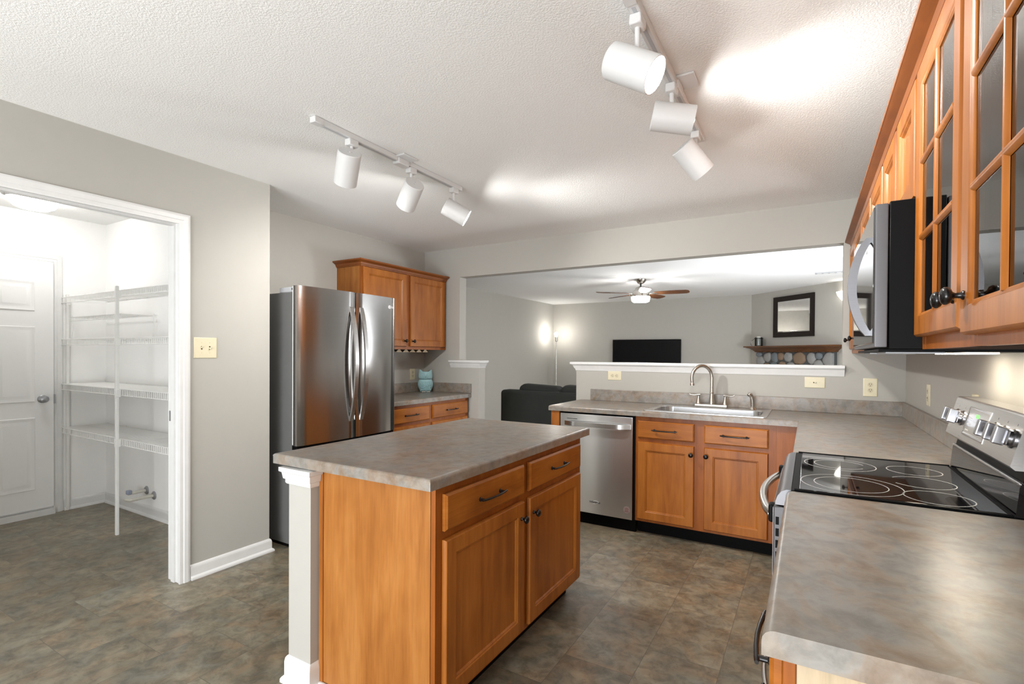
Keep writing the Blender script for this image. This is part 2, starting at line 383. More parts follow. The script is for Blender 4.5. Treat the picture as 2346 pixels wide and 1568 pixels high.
def pull(parent, fr, w=.128):
    """arched bar pull centred on fr"""
    bm = new(); h = w/2
    pts = [fr(-h*1.25, .002, .022), fr(-h*1.05, .001, .0235), fr(-h*.5, 0, .0275), fr(0, 0, .029), fr(h*.5, 0, .0275), fr(h*1.05, .001, .0235), fr(h*1.25, .002, .022)]
    tube(bm, pts, [.0035, .0048, .0045, .0045, .0045, .0048, .0035], 10)
    for s in (-1, 1):
        tube(bm, [fr(s*h, 0, 0), fr(s*h, 0, .003), fr(s*h, 0, .006), fr(s*h, 0, .024)], [.0085, .0085, .005, .005], 12)
    return obj('pull_handle', bm, M['blackmetal'], parent)
def glass_door(parent, fr, w, h, cols=2, rows=3, t=.02, fw=.060):
    bm = new()
    rectrings(bm, w, h, [(0, 0), (0, t-.006), (.005, t), (fw-.010, t), (fw-.007, t-.0022), (fw-.003, t-.003), (fw, t-.006), (fw, 0)], fr, solid=False)
    d = obj('door', bm, M['wood'], parent)
    iw, ih = w-2*fw, h-2*fw; g0 = t-.0075
    bar = [(-.0095, g0+.0005), (-.0085, g0+.002), (-.0045, t-.001), (0, t), (.0045, t-.001), (.0085, g0+.002), (.0095, g0+.0005)]
    bm = new()
    for k in range(1, cols):
        x = fw+iw*k/cols
        prism(bm, bar, fw-.003, h-fw+.003, Frame(fr(x, 0, 0), fr.U, fr.N, fr.V))
    for k in range(1, rows):
        y = fw+ih*k/rows
        prism(bm, bar, fw-.003, w-fw+.003, Frame(fr(0, y, 0.0002), fr.V, fr.N, fr.U))
    obj('muntins', bm, M['wood'], d)
    bm = new(); box(bm, (fw-.0005, fw-.0005, g0-.003), (w-fw+.0005, h-fw+.0005, g0), fr=fr)
    obj('glass_pane', bm, M['glass'], d)
    return d
def crown(name, path, m, label, cat, side, parent=None, z0=2.087, z1=2.142, proj=.05):
    prof = [(0, z0), (.006, z0), (.010, z0+.010), (.014, z0+.012), (.020, z0+.028), (proj-.012, z1-.018), (proj-.004, z1-.013), (proj, z1-.012), (proj, z1), (0, z1)]
    o = obj(name, sweepz(new(), path, prof, False, side), m, parent)
    if parent is None: tag(o, label, cat)
    return o

# ------------------------------------------------------------------ plan dimensions
XL, YL = -3.093, 2.065
XF, YB = -3.657, 4.287
XR = .565
H = 2.44
ZC = .916
HB = 2.133           # underside of the pass-through header
LZ = 1.258           # top of the half-wall cap
YW = YB+.115         # living-room side of the back wall
YR = -3.0            # rear wall behind the camera
PX, PY = -5.353, 2.01

# ------------------------------------------------------------------ setting
sbx('floor', (-6.2, -3.2, -.06), (1.3, YW, 0), M['floor'], 'mottled slate grey brown vinyl tile kitchen floor', 'floor')
sbx('floor', (-6.2, YW, -.06), (1.3, 10.6, 0), M['carpet'], 'beige living room carpet beyond the half wall', 'floor')
sbx('ceiling', (-6.2, -3.2, H), (1.3, YB+.058, H+.06), M['ceiling'], 'white popcorn textured kitchen ceiling', 'ceiling')
sbx('ceiling', (-6.2, YB+.058, H), (1.3, 10.6, H+.06), M['ceiling_smooth'], 'smooth white living room ceiling', 'ceiling')
# wall with the cased pantry opening
bm = new()
OY0, OY1, OZ = -.25, 1.510, 2.060
box(bm, (XL-.115, YR, 0), (XL, OY0-.02, H)); box(bm, (XL-.115, OY1+.02, 0), (XL, YL, H)); box(bm, (XL-.115, OY0-.02, OZ+.02), (XL, OY1+.02, H))
struct('wall_left', bm, M['wall'], 'greige wall with cased opening into the pantry', 'wall')
sbx('wall_alcove', (XF-.1, PY+.03, 0), (XL-.115, YL, H), M['wall'], 'greige return wall beside the refrigerator', 'wall')
sbx('wall_kitchen_left', (XF-.1, YL, 0), (XF, YB, H), M['wall'], 'greige wall behind the refrigerator and its upper cabinet', 'wall')
# back wall: stub, header, right end and half wall
bm = new()
PL, PR2 = -3.178, .205
box(bm, (XF-.1, YB, 0), (PL, YW, H)); box(bm, (PL, YB, HB), (PR2, YW, H)); box(bm, (PR2, YB, 0), (XR, YW, H))
box(bm, (PL, YB, 0), (-2.930, YW, LZ-.045)); box(bm, (-1.845, YB, 0), (PR2, YW, LZ-.045))
struct('wall_back', bm, M['wall'], 'greige back wall with wide pass-through over a half wall', 'wall')
sbx('wall_right', (XR, YR, 0), (XR+.1, YW, H), M['wall'], 'greige wall behind the range and right-hand cabinets', 'wall')
bm = new()
box(bm, (XL-.115, YR-.1, 0), (-2.7, YR, H)); box(bm, (.1, YR-.1, 0), (XR+.1, YR, H)); box(bm, (-2.7, YR-.1, 2.15), (.1, YR, H))
struct('wall_rear', bm, M['wall'], 'greige wall behind the viewer around the added patio door', 'wall')
# unseen patio door added behind the viewer as a daylight source
wd = struct('added_window_1', rectrings(new(), 2.8, 2.15, [(0, 0), (0, .09), (.06, .09), (.06, 0)], Frame((-2.7, YR-.095, 0), (1, 0, 0), (0, 0, 1), (0, 1, 0)), solid=False), M['trim'], 'unseen white framed patio door added behind the viewer', 'window')
bx('mullion', (-1.34, YR-.07, .06), (-1.26, YR-.02, 2.09), M['trim'], wd)
bx('glass_pane', (-2.64, YR-.05, .06), (-1.34, YR-.044, 2.09), M['glass'], wd); bx('glass_pane', (-1.26, YR-.05, .06), (.04, YR-.044, 2.09), M['glass'], wd)
# pantry shell
sbx('wall_pantry_back', (PX-.1, -.9, 0), (PX, PY+.03, H), M['white_wall'], 'white pantry wall holding the six-panel door', 'wall')
sbx('wall_pantry_right', (PX, PY, 0), (XL-.115, PY+.03, H), M['white_wall'], 'white pantry wall behind the wire shelves', 'wall')
sbx('wall_pantry_left', (PX, -.9, 0), (XL-.115, -.8, H), M['white_wall'], 'white pantry wall out of sight on the left', 'wall')
# living room shell
sbx('wall_living_left', (-5.05, 6.86, 0), (-4.95, 10.19, H), M['wall'], 'greige left wall of the living room', 'wall')
sbx('wall_living_return', (-6.0, 6.80, 0), (-4.95, 6.86, H), M['wall'], 'short greige return wall at left of the living room', 'wall')
sbx('wall_living_back', (-5.05, 10.19, 0), (-.921, 10.30, H), M['wall'], 'greige living room wall behind the television', 'wall')
fr = DIAG(-.05, 0)
struct('wall_living_corner', box(new(), (.12, 0, -.1), (3.05, H, 0), fr=fr), M['wall'], 'greige angled corner wall over the stone fireplace', 'wall')
sbx('wall_living_right', (1.10, YW, 0), (1.20, 8.30, H), M['wall'], 'greige right wall of the living room', 'wall')
sbx('wall_living_front', (XR+.1, YW-.1, 0), (1.20, YW, H), M['wall'], 'short greige wall between kitchen and living room right side', 'wall')
sbx('wall_living_far_left', (-6.1, YB, 0), (-6.0, 6.86, H), M['wall'], 'greige side wall of the living room nook', 'wall')
sbx('wall_living_near', (-6.0, YB, 0), (XF-.1, YW, H), M['wall'], 'greige wall closing the living room nook', 'wall')

# half-wall caps
capprof = [(0, LZ-.078), (.004, LZ-.078), (.010, LZ-.060), (.016, LZ-.055), (.026, LZ-.030), (.034, LZ-.026), (.034, LZ-.020), (.046, LZ-.019), (.046, LZ), (0, LZ)]
o = struct('trim_1', sweepz(new(), [(-1.845, YW), (-1.845, YB), (PR2+.012, YB)], capprof, False, 1), M['trim'], 'long white moulded cap along the half wall over the sink', 'trim')
bx('cap_board', (-1.845, YB, LZ-.045), (PR2, YW, LZ), M['trim'], o)
o = struct('trim_2', sweepz(new(), [(-3.290, YB), (-2.930, YB), (-2.930, YW)], capprof, False, 1), M['trim'], 'short white moulded cap on the stub wall by the fridge counter', 'trim')
bx('cap_board', (PL, YB, LZ-.045), (-2.930, YW, LZ), M['trim'], o)
# pantry opening casing and jamb
def casing(bm, fr, w0, w1, h):
    """colonial casing round an opening: legs + head with mitres, profile (across, out)"""
    prof = [(0, 0), (0, .010), (.006, .013), (.020, .013), (.024, .017), (.044, .018), (.050, .014), (.057, .013), (.060, 0)]
    path = [(w1, 0), (w1, h), (w0, h), (w0, 0)]
    rings = []
    for i, (u, v) in enumerate(path):
        su = 1 if u == w1 else -1; sv = 1 if v == h else 0
        rings.append([fr(u+su*a, v+sv*a, n) for a, n in prof])
    loft(bm, rings)
    return bm
struct('trim_3', casing(new(), Frame((XL, 0, 0), (0, 1, 0), (0, 0, 1), (1, 0, 0)), OY0+.006, OY1-.006, OZ-.006), M['trim'], 'white casing around the pantry opening', 'trim')
bm = new()
box(bm, (XL-.125, OY1, 0), (XL+.002, OY1+.02, OZ+.02)); box(bm, (XL-.125, OY0-.02, 0), (XL+.002, OY0, OZ+.02)); box(bm, (XL-.125, OY0, OZ), (XL+.002, OY1, OZ+.02))
box(bm, (XL-.075, OY1-.011, 0), (XL-.04, OY1, OZ)); box(bm, (XL-.075, OY0, OZ-.011), (XL-.04, OY1-.011, OZ))
jm = struct('trim_4', bm, M['trim'], 'white jamb lining the pantry opening', 'trim')
bx('strike_plate', (XL-.112, OY1-.0015, .925), (XL-.085, OY1, .985), M['brace'], jm)
# baseboards
bprof = [(0, 0), (.024, 0), (.024, .010), (.020, .016), (.012, .022), (.012, .066), (.009, .078), (.004, .084), (0, .086)]
struct('baseboard_left', sweepz(new(), [(XL, OY1+.055), (XL, YL), (XL-.115, YL)], bprof, False, 1), M['trim'], 'white baseboard under the light switch beside the pantry opening', 'baseboard')
struct('baseboard_pantry', sweepz(new(), [(PX, 1.715), (PX, PY), (XL-.13, PY)], bprof, False, 1), M['trim'], 'white baseboard in the pantry corner', 'baseboard')
struct('baseboard_living', sweepz(new(), [(-4.95, 6.9), (-4.95, 10.19), (-1.0, 10.19)], bprof, False, 1), M['trim'], 'white baseboard in the living room', 'baseboard')
struct('baseboard_stub', sweepz(new(), [(-3.04, YB), (-2.930, YB), (-2.930, YW)], bprof, False, 1), M['trim'], 'white baseboard at the foot of the stub wall', 'baseboard')
# six-panel pantry door
dy0, dy1, dz0, dz1 = .83, 1.642, .062, 2.052
fr = FX(PX+.004, dy0, dz0); dw, dh = dy1-dy0, dz1-dz0
bm = new(); box(bm, (0, 0, 0), (dw, dh, .030), fr=fr)
door = struct('door_1', bm, M['door_white'], 'white six-panel door in the back wall of the pantry', 'door')
pw = (dw-.115*2-.10)/2
for (v0, v1) in ((.155, .155+.58), (.86, .86+.60), (1.585, 1.585+.235)):
    for u0 in (.115, .115+pw+.10):
        bm = new()
        rectrings(bm, pw, v1-v0, [(0, .0302), (.004, .0365), (.012, .0350), (.020, .0310), (.034, .0310), (.050, .0365), (.052, .0366)], fr.at(u0, v0))
        obj('raised_panel', bm, M['door_white'], door)
bm = new(); kf = fr.at(dw-.070, .942-dz0, .030)
lathe(bm, [(.032, 0), (.032, .004), (.024, .010), (.012, .016), (.011, .028), (.020, .034), (.027, .046), (.026, .056), (.016, .062), (.002, .063)], kf, 24)
obj('door_knob', bm, M['brace'], door, 'satin metal door knob')
bx('latch_plate', (PX+.030, dy1-.001, .90), (PX+.036, dy1+.012, .975), M['brace'], door)
struct('trim_5', casing(new(), FX(PX, 0, 0), dy0-.006, dy1+.006, dz1+.006), M['trim'], 'white casing around the pantry door', 'trim')
sbx('trim_6', (PX, dy0-.0, 0), (PX+.05, dy1+.006, .045), M['trim'], 'white threshold under the pantry door', 'trim')

# ------------------------------------------------------------------ island
sbx('wall_island', (-1.800, 1.288, 0), (-1.668, 2.585, ZC-.042), M['wall'], 'narrow greige post wall closing the island end', 'wall')
capi = [(0, .800), (.006, .800), (.010, .806), (.010, .818), (.016, .822), (.020, .846), (.028, .852), (.028, .868), (0, .874)]
loop = [(-1.668, 1.288+.05), (-1.668, 1.288), (-1.800, 1.288), (-1.800, 2.585)]
struct('trim_7', sweepz(new(), loop, capi, False, -1), M['trim'], 'white moulded capital under the island countertop corner', 'trim')
struct('baseboard_island', sweepz(new(), [(-1.668, 1.326), (-1.668, 1.288), (-1.800, 1.288), (-1.800, 2.585)], [(o*1.0, z*1.25) for o, z in bprof], False, -1), M['trim'], 'white baseboard around the foot of the island post', 'baseboard')
isl = thing('island_cabinet', 'honey maple island base cabinet with two drawers and two doors', 'cabinet', (-1.35, 1.95, 0))
IX, IY0, IY1 = -1.080, 1.331, 2.567
bm = new(); box(bm, (-1.666, IY0+.004, .10), (IX-.019, IY1, .876)); obj('carcass', bm, M['wood_panel'], isl)
bm = new(); box(bm, (-1.640, IY0-.004, .028), (IX-.022, IY0+.004, .876)); obj('end_panel', bm, M['wood_panel'], isl, 'broad honey maple veneer end panel')
bm = new(); box(bm, (-1.662, IY0-.010, .028), (-1.640, IY0+.004, .876), .002); obj('corner_strip', bm, M['wood'], isl)
bm = new(); box(bm, (-1.655, IY0-.020, .0), (IX-.06, IY0-.004, .030), .006, 2); obj('shoe_strip', bm, M['trim'], isl, 'white shoe strip under the end panel')
bm = new()
for (a, b) in ((IY0-.004, IY0+.050), (1.895, 1.975), (IY1-.050, IY1)): box(bm, (IX-.019, a, .10), (IX, b, .876))
for (a, b) in ((.10, .14), (.680, .735), (.835, .876)): box(bm, (IX-.0189, IY0+.05, a), (IX-.0004, IY1-.05, b))
obj('face_frame', bm, M['wood_frame'], isl)
bm = new(); box(bm, (-1.60, IY0+.03, 0), (IX-.075, IY1-.01, .10)); obj('toe_kick', bm, M['toe'], isl, 'black toe kick')
for (y0, y1, ks) in ((1.361, 1.912, 1), (1.960, 2.534, -1)):
    d = drawer_front(isl, FX(IX, y0, .717), y1-y0, .128); pull(d, FX(IX+.020, (y0+y1)/2, .779), .14)
    d = door_panel(isl, FX(IX, y0, .122), y1-y0, .565)
    knob(d, FX(IX+.020, (y1-.030) if ks > 0 else (y0+.032), .617))
bm = new()
box(bm, (-1.882, 1.270, ZC-.040), (-1.056, 2.648, ZC))
bmesh.ops.bevel(bm, geom=[e for e in bm.edges if all(abs(v.co.z-ZC) < 1e-5 for v in e.verts)], offset=.013, segments=4, affect='EDGES', profile=.5)
bmesh.ops.bevel(bm, geom=[e for e in bm.edges if abs(e.verts[0].co.z-e.verts[1].co.z) > .02], offset=.006, segments=2, affect='EDGES', profile=.5)
tag(obj('countertop', bm, M['counter']), 'grey brown slate laminate countertop on the island', 'countertop')

# ------------------------------------------------------------------ refrigerator
fy0, fy1, fg = 2.162, 3.076, 2.645
fxb, fxf = -2.993, -2.912
fz = 1.777
fr_ = thing('refrigerator', 'stainless steel french-door refrigerator standing in the alcove', 'refrigerator', (-3.28, 2.62, 0))
bm = new(); box(bm, (-3.62, fy0+.013, .02), (fxb, fy1-.013, 1.738), .004); obj('cabinet', bm, M['steel_side'], fr_, 'dark grey refrigerator body')
def bowed_door(bm, y0, y1, z0, z1, bow=.020):
    n = 14; poly = [(fxb+.006, y0), ]
    poly = [(fxb+.012, y0+.001), (fxb+.012, y1-.001)]
    front = []
    for k in range(n+1):
        t = k/n; y = y0+(y1-y0)*t
        x = fxf-bow*((2*((y-fy0)/(fy1-fy0))-1)**2)
        e = min(t, 1-t)*(y1-y0)
        if e < .012: x -= .010*(1-(e/.012))**2
        front.append((x, y))
    poly = [(fxb+.012, y0)]+front+[(fxb+.012, y1)]
    loft(bm, [[Vector((x, y, z)) for x, y in poly] for z in (z0, z1)])
    return bm
for (a, b, s) in ((fy0, fg-.004, 1), (fg+.004, fy1, -1)):
    d = obj('door', bowed_door(new(), a, b, .700, fz), M['steel'], fr_)
    bm = new(); hy = fg-.048*s; pts = []
    for k in range(17):
        t = k/16; z = .825+(1.668-.825)*t; pts.append((fxf-.004+.062*math.sin(PI*t)**.75, hy-.010*s*0, z))
    ribbon(bm, pts, (0, 1, 0), (1, 0, 0), .0165, .007)
    obj('handle', bm, M['steel_h'], d, 'long bowed satin steel handle')
    bm = new(); box(bm, (fxb-.002, a+.003, .705), (fxb+.012, b-.003, fz-.004)); obj('gasket', bm, M['whitemetal'], d, 'light grey gasket')
    if s < 0:
        lf = FX(fxf-.0125, b-.075, 1.700)
        bm = new(); lathe(bm, [(.014, 0), (.014, .0012), (.001, .0014)], lf.at(0, 0), 24)
        lg = obj('logo', bm, M['silver_logo'], d, 'small round silver logo')
        bm = new(); lathe(bm, [(.010, .0014), (.010, .0017), (.0085, .0017), (.0085, .0014)], lf, 24, False); box(bm, (-.0012, -.006, .0014), (.0012, .004, .0018), fr=lf); box(bm, (0, -.0012, .0014), (.0095, .0012, .0018), fr=lf)
        obj('logo_mark', bm, M['dark_logo'], lg)
        text('lettering', 'LG', .024, lf.at(.036, -.001, .001), M['silver_logo'], d, bold=.0004, label='small silver letters')
d = obj('freezer_drawer', bowed_door(new(), fy0, fy1, .085, .672), M['steel'], fr_)
bm = new(); pts = [(fxf-.008+.055*math.sin(PI*k/12)**.6, fy0+.07+(fy1-fy0-.14)*k/12, .600) for k in range(13)]
ribbon(bm, pts, (0, 0, 1), (1, 0, 0), .016, .007); obj('handle', bm, M['steel_h'], d)
bm = new(); box(bm, (fxb-.004, fy0+.004, .672), (fxb+.045, fy1-.004, .700)); obj('hinge_rail', bm, M['black'], fr_)
bm = new(); box(bm, (fxb-.30, fy0+.02, .0), (fxb-.005, fy1-.02, .075)); obj('base_grille', bm, M['black'], fr_)
for (a, b) in ((fy0+.014, fy0+.115), (fy1-.115, fy1-.014)):
    bm = new(); box(bm, (fxb-.155, a, 1.738), (fxb-.004, b, 1.772), .003); box(bm, (fxb-.004, a-.004 if a < 2.5 else a, 1.742), (fxb+.012, b, 1.780), .003)
    h = obj('hinge_cover', bm, M['steel_side'] if False else M['duct'], fr_)
    bm = new(); box(bm, (fxb-.02, a-.0045, 1.750), (fxb+.008, a-.001, 1.764)); obj('hinge_slot', bm, M['black'], h)

# ------------------------------------------------------------------ cabinets on the refrigerator wall
uc = thing('wall_cabinet', 'honey maple two-door wall cabinet beside the refrigerator', 'cabinet', (-3.5, 3.68, 1.365))
UX = -3.352
bm = new(); box(bm, (XF, 3.094, 1.385), (UX-.019, 4.272, 2.105)); obj('carcass', bm, M['wood_panel'], uc)
bm = new()
for (a, b) in ((3.094, 3.13), (3.645, 3.712), (4.225, 4.272)): box(bm, (UX-.019, a, 1.365), (UX, b, 2.105))
for (a, b) in ((1.365, 1.405), (2.065, 2.105)): box(bm, (UX-.0189, 3.13, a), (UX-.0004, 4.225, b))
obj('face_frame', bm, M['wood_frame'], uc)
for yy in (3.094, 4.26):
    bm = new(); box(bm, (XF, yy, 1.365), (UX-.019, yy+.012, 1.385)); obj('side_skirt', bm, M['wood'], uc)
crown('crown', [(XF, 3.094), (UX, 3.094), (UX, 4.272)], M['wood_dark'], '', '', 1, uc)
for (y0, y1, ks) in ((3.112, 3.652, 1), (3.706, 4.244, -1)):
    d = door_panel(uc, FX(UX, y0, 1.393), y1-y0, .690)
    knob(d, FX(UX+.020, (y1-.028) if ks > 0 else (y0+.030), 1.446))
bm = new()
for k in range(9):
    y = 3.22+k*.095
    prism(bm, [(-.040, 0), (.040, 0), (.010, .026), (-.010, .026)], -.26, 0, Frame((UX-.03, y, 1.340), (0, 1, 0), (0, 0, 1), (1, 0, 0)))
obj('stemware_rack', bm, M['wood_raw'], uc, 'row of pale stemware rails under the cabinet')
bm = new(); box(bm, (UX-.30, 3.17, 1.366), (UX-.028, 4.04, 1.385)); obj('rack_board', bm, M['toe'], uc, 'dark board behind the stemware rails')

lb = thing('base_cabinet', 'honey maple base cabinet between refrigerator and stub wall', 'cabinet', (-3.35, 3.68, 0))
LX = -3.048
bm = new(); box(bm, (XF, 3.10, .10), (LX-.019, 4.262, .876)); obj('carcass', bm, M['wood_panel'], lb)
bm = new()
for (a, b) in ((3.10, 3.13), (3.625, 3.690), (4.225, 4.262)): box(bm, (LX-.019, a, .10), (LX, b, .876))
for (a, b) in ((.10, .14), (.680, .735), (.835, .876)): box(bm, (LX-.0189, 3.13, a), (LX-.0004, 4.225, b))
obj('face_frame', bm, M['wood_frame'], lb)
bm = new(); box(bm, (XF+.02, 3.11, 0), (LX-.075, 4.25, .10)); obj('toe_kick', bm, M['toe'], lb)
for (y0, y1, ks) in ((3.115, 3.632, 1), (3.682, 4.238, -1)):
    d = drawer_front(lb, FX(LX, y0, .717), y1-y0, .128); pull(d, FX(LX+.020, (y0+y1)/2, .781), .14)
    d = door_panel(lb, FX(LX, y0, .122), y1-y0, .565); knob(d, FX(LX+.020, (y1-.03) if ks > 0 else (y0+.03), .617))
def top_slab(bm, poly, z0=ZC-.040, z1=ZC, r=.013, front=None):
    loft(bm, [[Vector((x, y, z0)) for x, y in poly], [Vector((x, y, z1)) for x, y in poly]])
    ed = [e for e in bm.edges if all(abs(v.co.z-z1) < 1e-5 for v in e.verts) and front(e.verts[0].co, e.verts[1].co)]
    bmesh.ops.bevel(bm, geom=ed, offset=r, segments=4, affect='EDGES', profile=.5)
    return bm
lc = thing('countertop', 'grey slate laminate countertop under the owl jar', 'countertop', (-3.34, 3.68, ZC-.04))
bm = top_slab(new(), [(XF, 3.095), (-3.020, 3.095), (-3.020, YB), (XF, YB)], front=lambda a, b: abs(a.x+3.02) < 1e-4 and abs(b.x+3.02) < 1e-4)
obj('slab', bm, M['counter'], lc)
bm = new(); box(bm, (XF+.0005, 3.095, ZC), (XF+.02, YB-.0005, ZC+.100), .004, 2); obj('backsplash', bm, M['counter'], lc)
bm = new(); box(bm, (XF+.021, YB-.02, ZC), (-3.018, YB-.0005, ZC+.100), .004, 2); obj('backsplash', bm, M['counter'], lc)

# owl cookie jar
owl = thing('cookie_jar', 'pale aqua ceramic owl cookie jar on the corner counter', 'jar', (-3.535, 4.165, ZC))
of = Frame((-3.535, 4.165, ZC), (1, 0, 0), (0, 1, 0), (0, 0, 1))
def owl_rings(bm, prof, squash=.86, ears=False):
    seg = 28; rings = []
    a0 = math.radians(-45)
    for i, (r, z) in enumerate(prof):
        ring = []
        for k in range(seg):
            a = 2*PI*k/seg; u = r*math.cos(a); v = r*squash*math.sin(a); zz = z
            if ears and i >= len(prof)-3: zz += .030*max(0, abs(math.cos(a))-.55)/.45*(1 if i == len(prof)-3 else .75 if i == len(prof)-2 else .1)
            # broad face turned to the room (towards +X -Y)
            ring.append(of(u*math.cos(a0+PI/2)-v*math.sin(a0+PI/2), u*math.sin(a0+PI/2)+v*math.cos(a0+PI/2), zz))
        rings.append(ring)
    loft(bm, rings); return bm
fd = Vector((q2, -q2, 0)); fs = Vector((q2, q2, 0))
b_ = obj('body', owl_rings(new(), [(.050, 0), (.058, .004), (.060, .014), (.068, .030), (.080, .060), (.084, .085), (.080, .110), (.072, .128), (.066, .136)]), M['owl'], owl)
bm = new()
for row in range(6):
    for k in range(7-(row % 2)):
        a = (k-(6-(row % 2))/2)*.22; z = .030+row*.016
        rr = .070+.015*math.sin(PI*(z+.01)/.16)
        c = of(0, 0, z)+fd*(rr*.86*math.cos(a)+.003)+fs*(rr*math.sin(a)); nd = (fd*math.cos(a)+fs*math.sin(a)).normalized(); sd = nd.cross(Vector((0, 0, 1)))
        loft(bm, [[c+sd*.0085*s*math.cos(t)+Vector((0, 0, 1))*.009*s*math.sin(t)+nd*d for t in [2*PI*j/8 for j in range(8)]] for s, d in ((1, -.004), (.9, .001), (.45, .004))])
obj('feather_relief', bm, M['owl'], b_)
bm = new()
for s in (-1, 1):
    for j in range(3):
        c = of(0, 0, .007)+fd*(.058)+fs*(s*.026+(j-1)*.011)
        loft(bm, [[c+fs*.006*k*math.cos(t)+Vector((0, 0, .007*k*math.sin(t)))+fd*d for t in [2*PI*i/8 for i in range(8)]] for k, d in ((1, -.01), (1, 0), (.6, .006))])
obj('feet', bm, M['candle'], b_, 'pale cream toes')
ld = obj('lid', owl_rings(new(), [(.064, .139), (.072, .143), (.077, .165), (.075, .190), (.070, .208), (.058, .219), (.030, .220)], .84, True), M['owl'], owl)
bm = new()
for s in (-1, 1):
    for (r0, d0) in ((.028, 0), (.018, .0035), (.008, .006)):
        c = of(0, 0, .176)+fd*(.060+d0)+fs*(s*.031); nd = (fd*.93+fs*.36*s).normalized(); sd = nd.cross(Vector((0, 0, 1)))
        loft(bm, [[c+sd*r*math.cos(t)+Vector((0, 0, r*math.sin(t)))+nd*d for t in [2*PI*i/18 for i in range(18)]] for r, d in ((r0, -.004), (r0, .003), (r0-.003, .006), (r0-.006, .004))])
c = of(0, 0, .166)+fd*.070
loft(bm, [[c+fs*.007*k*math.cos(t)+Vector((0, 0, .012*k*math.sin(t)-.004*(1-k)))+fd*d for t in [2*PI*i/8 for i in range(8)]] for k, d in ((1, -.01), (.9, .002), (.3, .010))])
obj('face_relief', bm, M['owl'], ld)

# ------------------------------------------------------------------ sink run
YF = 3.675
sb = thing('base_cabinet', 'honey maple sink base cabinet with two drawer fronts and two doors', 'cabinet', (-.60, 3.98, 0))
bm = new(); box(bm, (-1.100, YF+.019, .10), (-1.09, YB-.005, .876)); box(bm, (-.20, YF+.019, .10), (-.19, YB-.005, .876)); box(bm, (-1.09, YF+.019, .10), (-.20, YB-.005, .115)); box(bm, (-1.09, YB-.015, .115), (-.20, YB-.005, .70)); obj('carcass', bm, M['wood_panel'], sb)
bm = new()
for (a, b) in ((-1.104, -1.060), (-.705, -.600), (-.240, -.180)): box(bm, (a, YF, .10), (b, YF+.019, .876))
for (a, b) in ((.10, .14), (.680, .735), (.835, .876)): box(bm, (-1.06, YF+.0004, a), (-.24, YF+.0189, b))
obj('face_frame', bm, M['wood_frame'], sb)
bm = new(); box(bm, (-1.104, YF+.070, 0), (-.045, YF+.085, .10)); obj('toe_kick', bm, M['toe'], sb, 'black toe kick')
for (x0, x1, ks) in ((-1.085, -.686, 1), (-.620, -.224, -1)):
    d = drawer_front(sb, FNY(x0, YF, .717), x1-x0, .126); pull(d, FNY((x0+x1)/2-.003, YF-.020, .780), .145)
    d = door_panel(sb, FNY(x0, YF, .120), x1-x0, .567); knob(d, FNY((x1-.017) if ks > 0 else (x0+.016), YF-.020, .630))
cc = thing('corner_cabinet', 'honey maple corner base panel right of the sink doors', 'cabinet', (.2, 3.4, 0))
bm = new(); box(bm, (-.180, YF+.002, .10), (-.032, YF+.019, .876)); obj('filler_panel', bm, M['wood_frame'], cc)
bm = new(); box(bm, (-.030, 2.455, .10), (XR-.01, YF+.0, .876)); obj('carcass', bm, M['wood_panel'], cc)
bm = new(); box(bm, (.045, 2.46, 0), (XR-.02, YF, .10)); obj('toe_kick', bm, M['toe'], cc)
d = door_panel(cc, FNX(-.030, 3.05, .122), .56, .565); knob(d, FNX(-.050, 2.53, .617))
d = drawer_front(cc, FNX(-.030, 3.05, .717), .56, .128); pull(d, FNX(-.050, 2.77, .781), .14)
ep = bx('end_panel', (-1.790, YF-.020, .0), (-1.716, YB-.005, .876), M['wood'], None, .002)
tag(ep, 'narrow honey maple end panel left of the dishwasher', 'panel')
# dishwasher
dwt = thing('dishwasher', 'stainless steel dishwasher with bar handle beside the sink cabinet', 'dishwasher', (-1.41, 3.95, 0))
bm = new(); box(bm, (-1.712, YF+.01, .105), (-1.108, YB-.05, .868)); obj('tub', bm, M['black'], dwt)
bm = new(); rectrings(bm, .590, .766, [(0, 0), (0, .028), (.003, .032), (.010, .033)], FNY(-1.708, YF+.010, .098)); dd = obj('door', bm, M['steel_light'], dwt)
bm = new(); pts = [(-1.665+.53*k/14, YF-.026-.036*min(1, math.sin(PI*k/14)*2.2), .788) for k in range(15)]
ribbon(bm, pts, (0, 0, 1), (0, 1, 0), .017, .008); obj('handle', bm, M['steel_h'], dd, 'wide satin bar handle')
bm = new(); box(bm, (-1.648, YF-.0245, .8205), (-1.562, YF-.0225, .8235)); obj('vent_slot', bm, M['black'], dd)
bm = new(); box(bm, (-1.712, YF-.015, .866), (-1.108, YF+.02, .876)); box(bm, (-1.712, YF+.03, 0), (-1.108, YF+.05, .105)); box(bm, (-1.117, YF-.01, .098), (-1.105, YF+.03, .868)); obj('kick_plate', bm, M['toe'], dwt, 'black kick plate and side seal')
text('logo', 'Whirlpool', .021, FNY(-1.412, YF-.0235, .189), M['dark_logo'], dd, bold=.0004)
bm = new(); tube(bm, [FNY(-1.412, YF-.0235, .189)(.030*math.cos(a), .011*math.sin(a)+.004*math.cos(a), .001) for a in [math.radians(t) for t in range(-120, 110, 12)]], .0011, 6); obj('logo_swoosh', bm, M['silver_logo'], dd)
sf = FNY(-1.160, YF-.0232, .172)
bm = new(); lathe(bm, [(.026, 0), (.026, .0006), (.001, .0007)], sf, 28); st = obj('sticker', bm, M['sticker'], dd, 'round mauve sticker')
bm = new()
for v, hw in ((.013, .010), (.007, .015), (.001, .013), (-.005, .014)): box(bm, (-hw, v-.0013, .0007), (hw, v+.0013, .001), fr=sf)
box(bm, (-.016, -.016, .0007), (.016, -.011, .001), fr=sf); obj('sticker_print', bm, M['sticker_ink'], st)

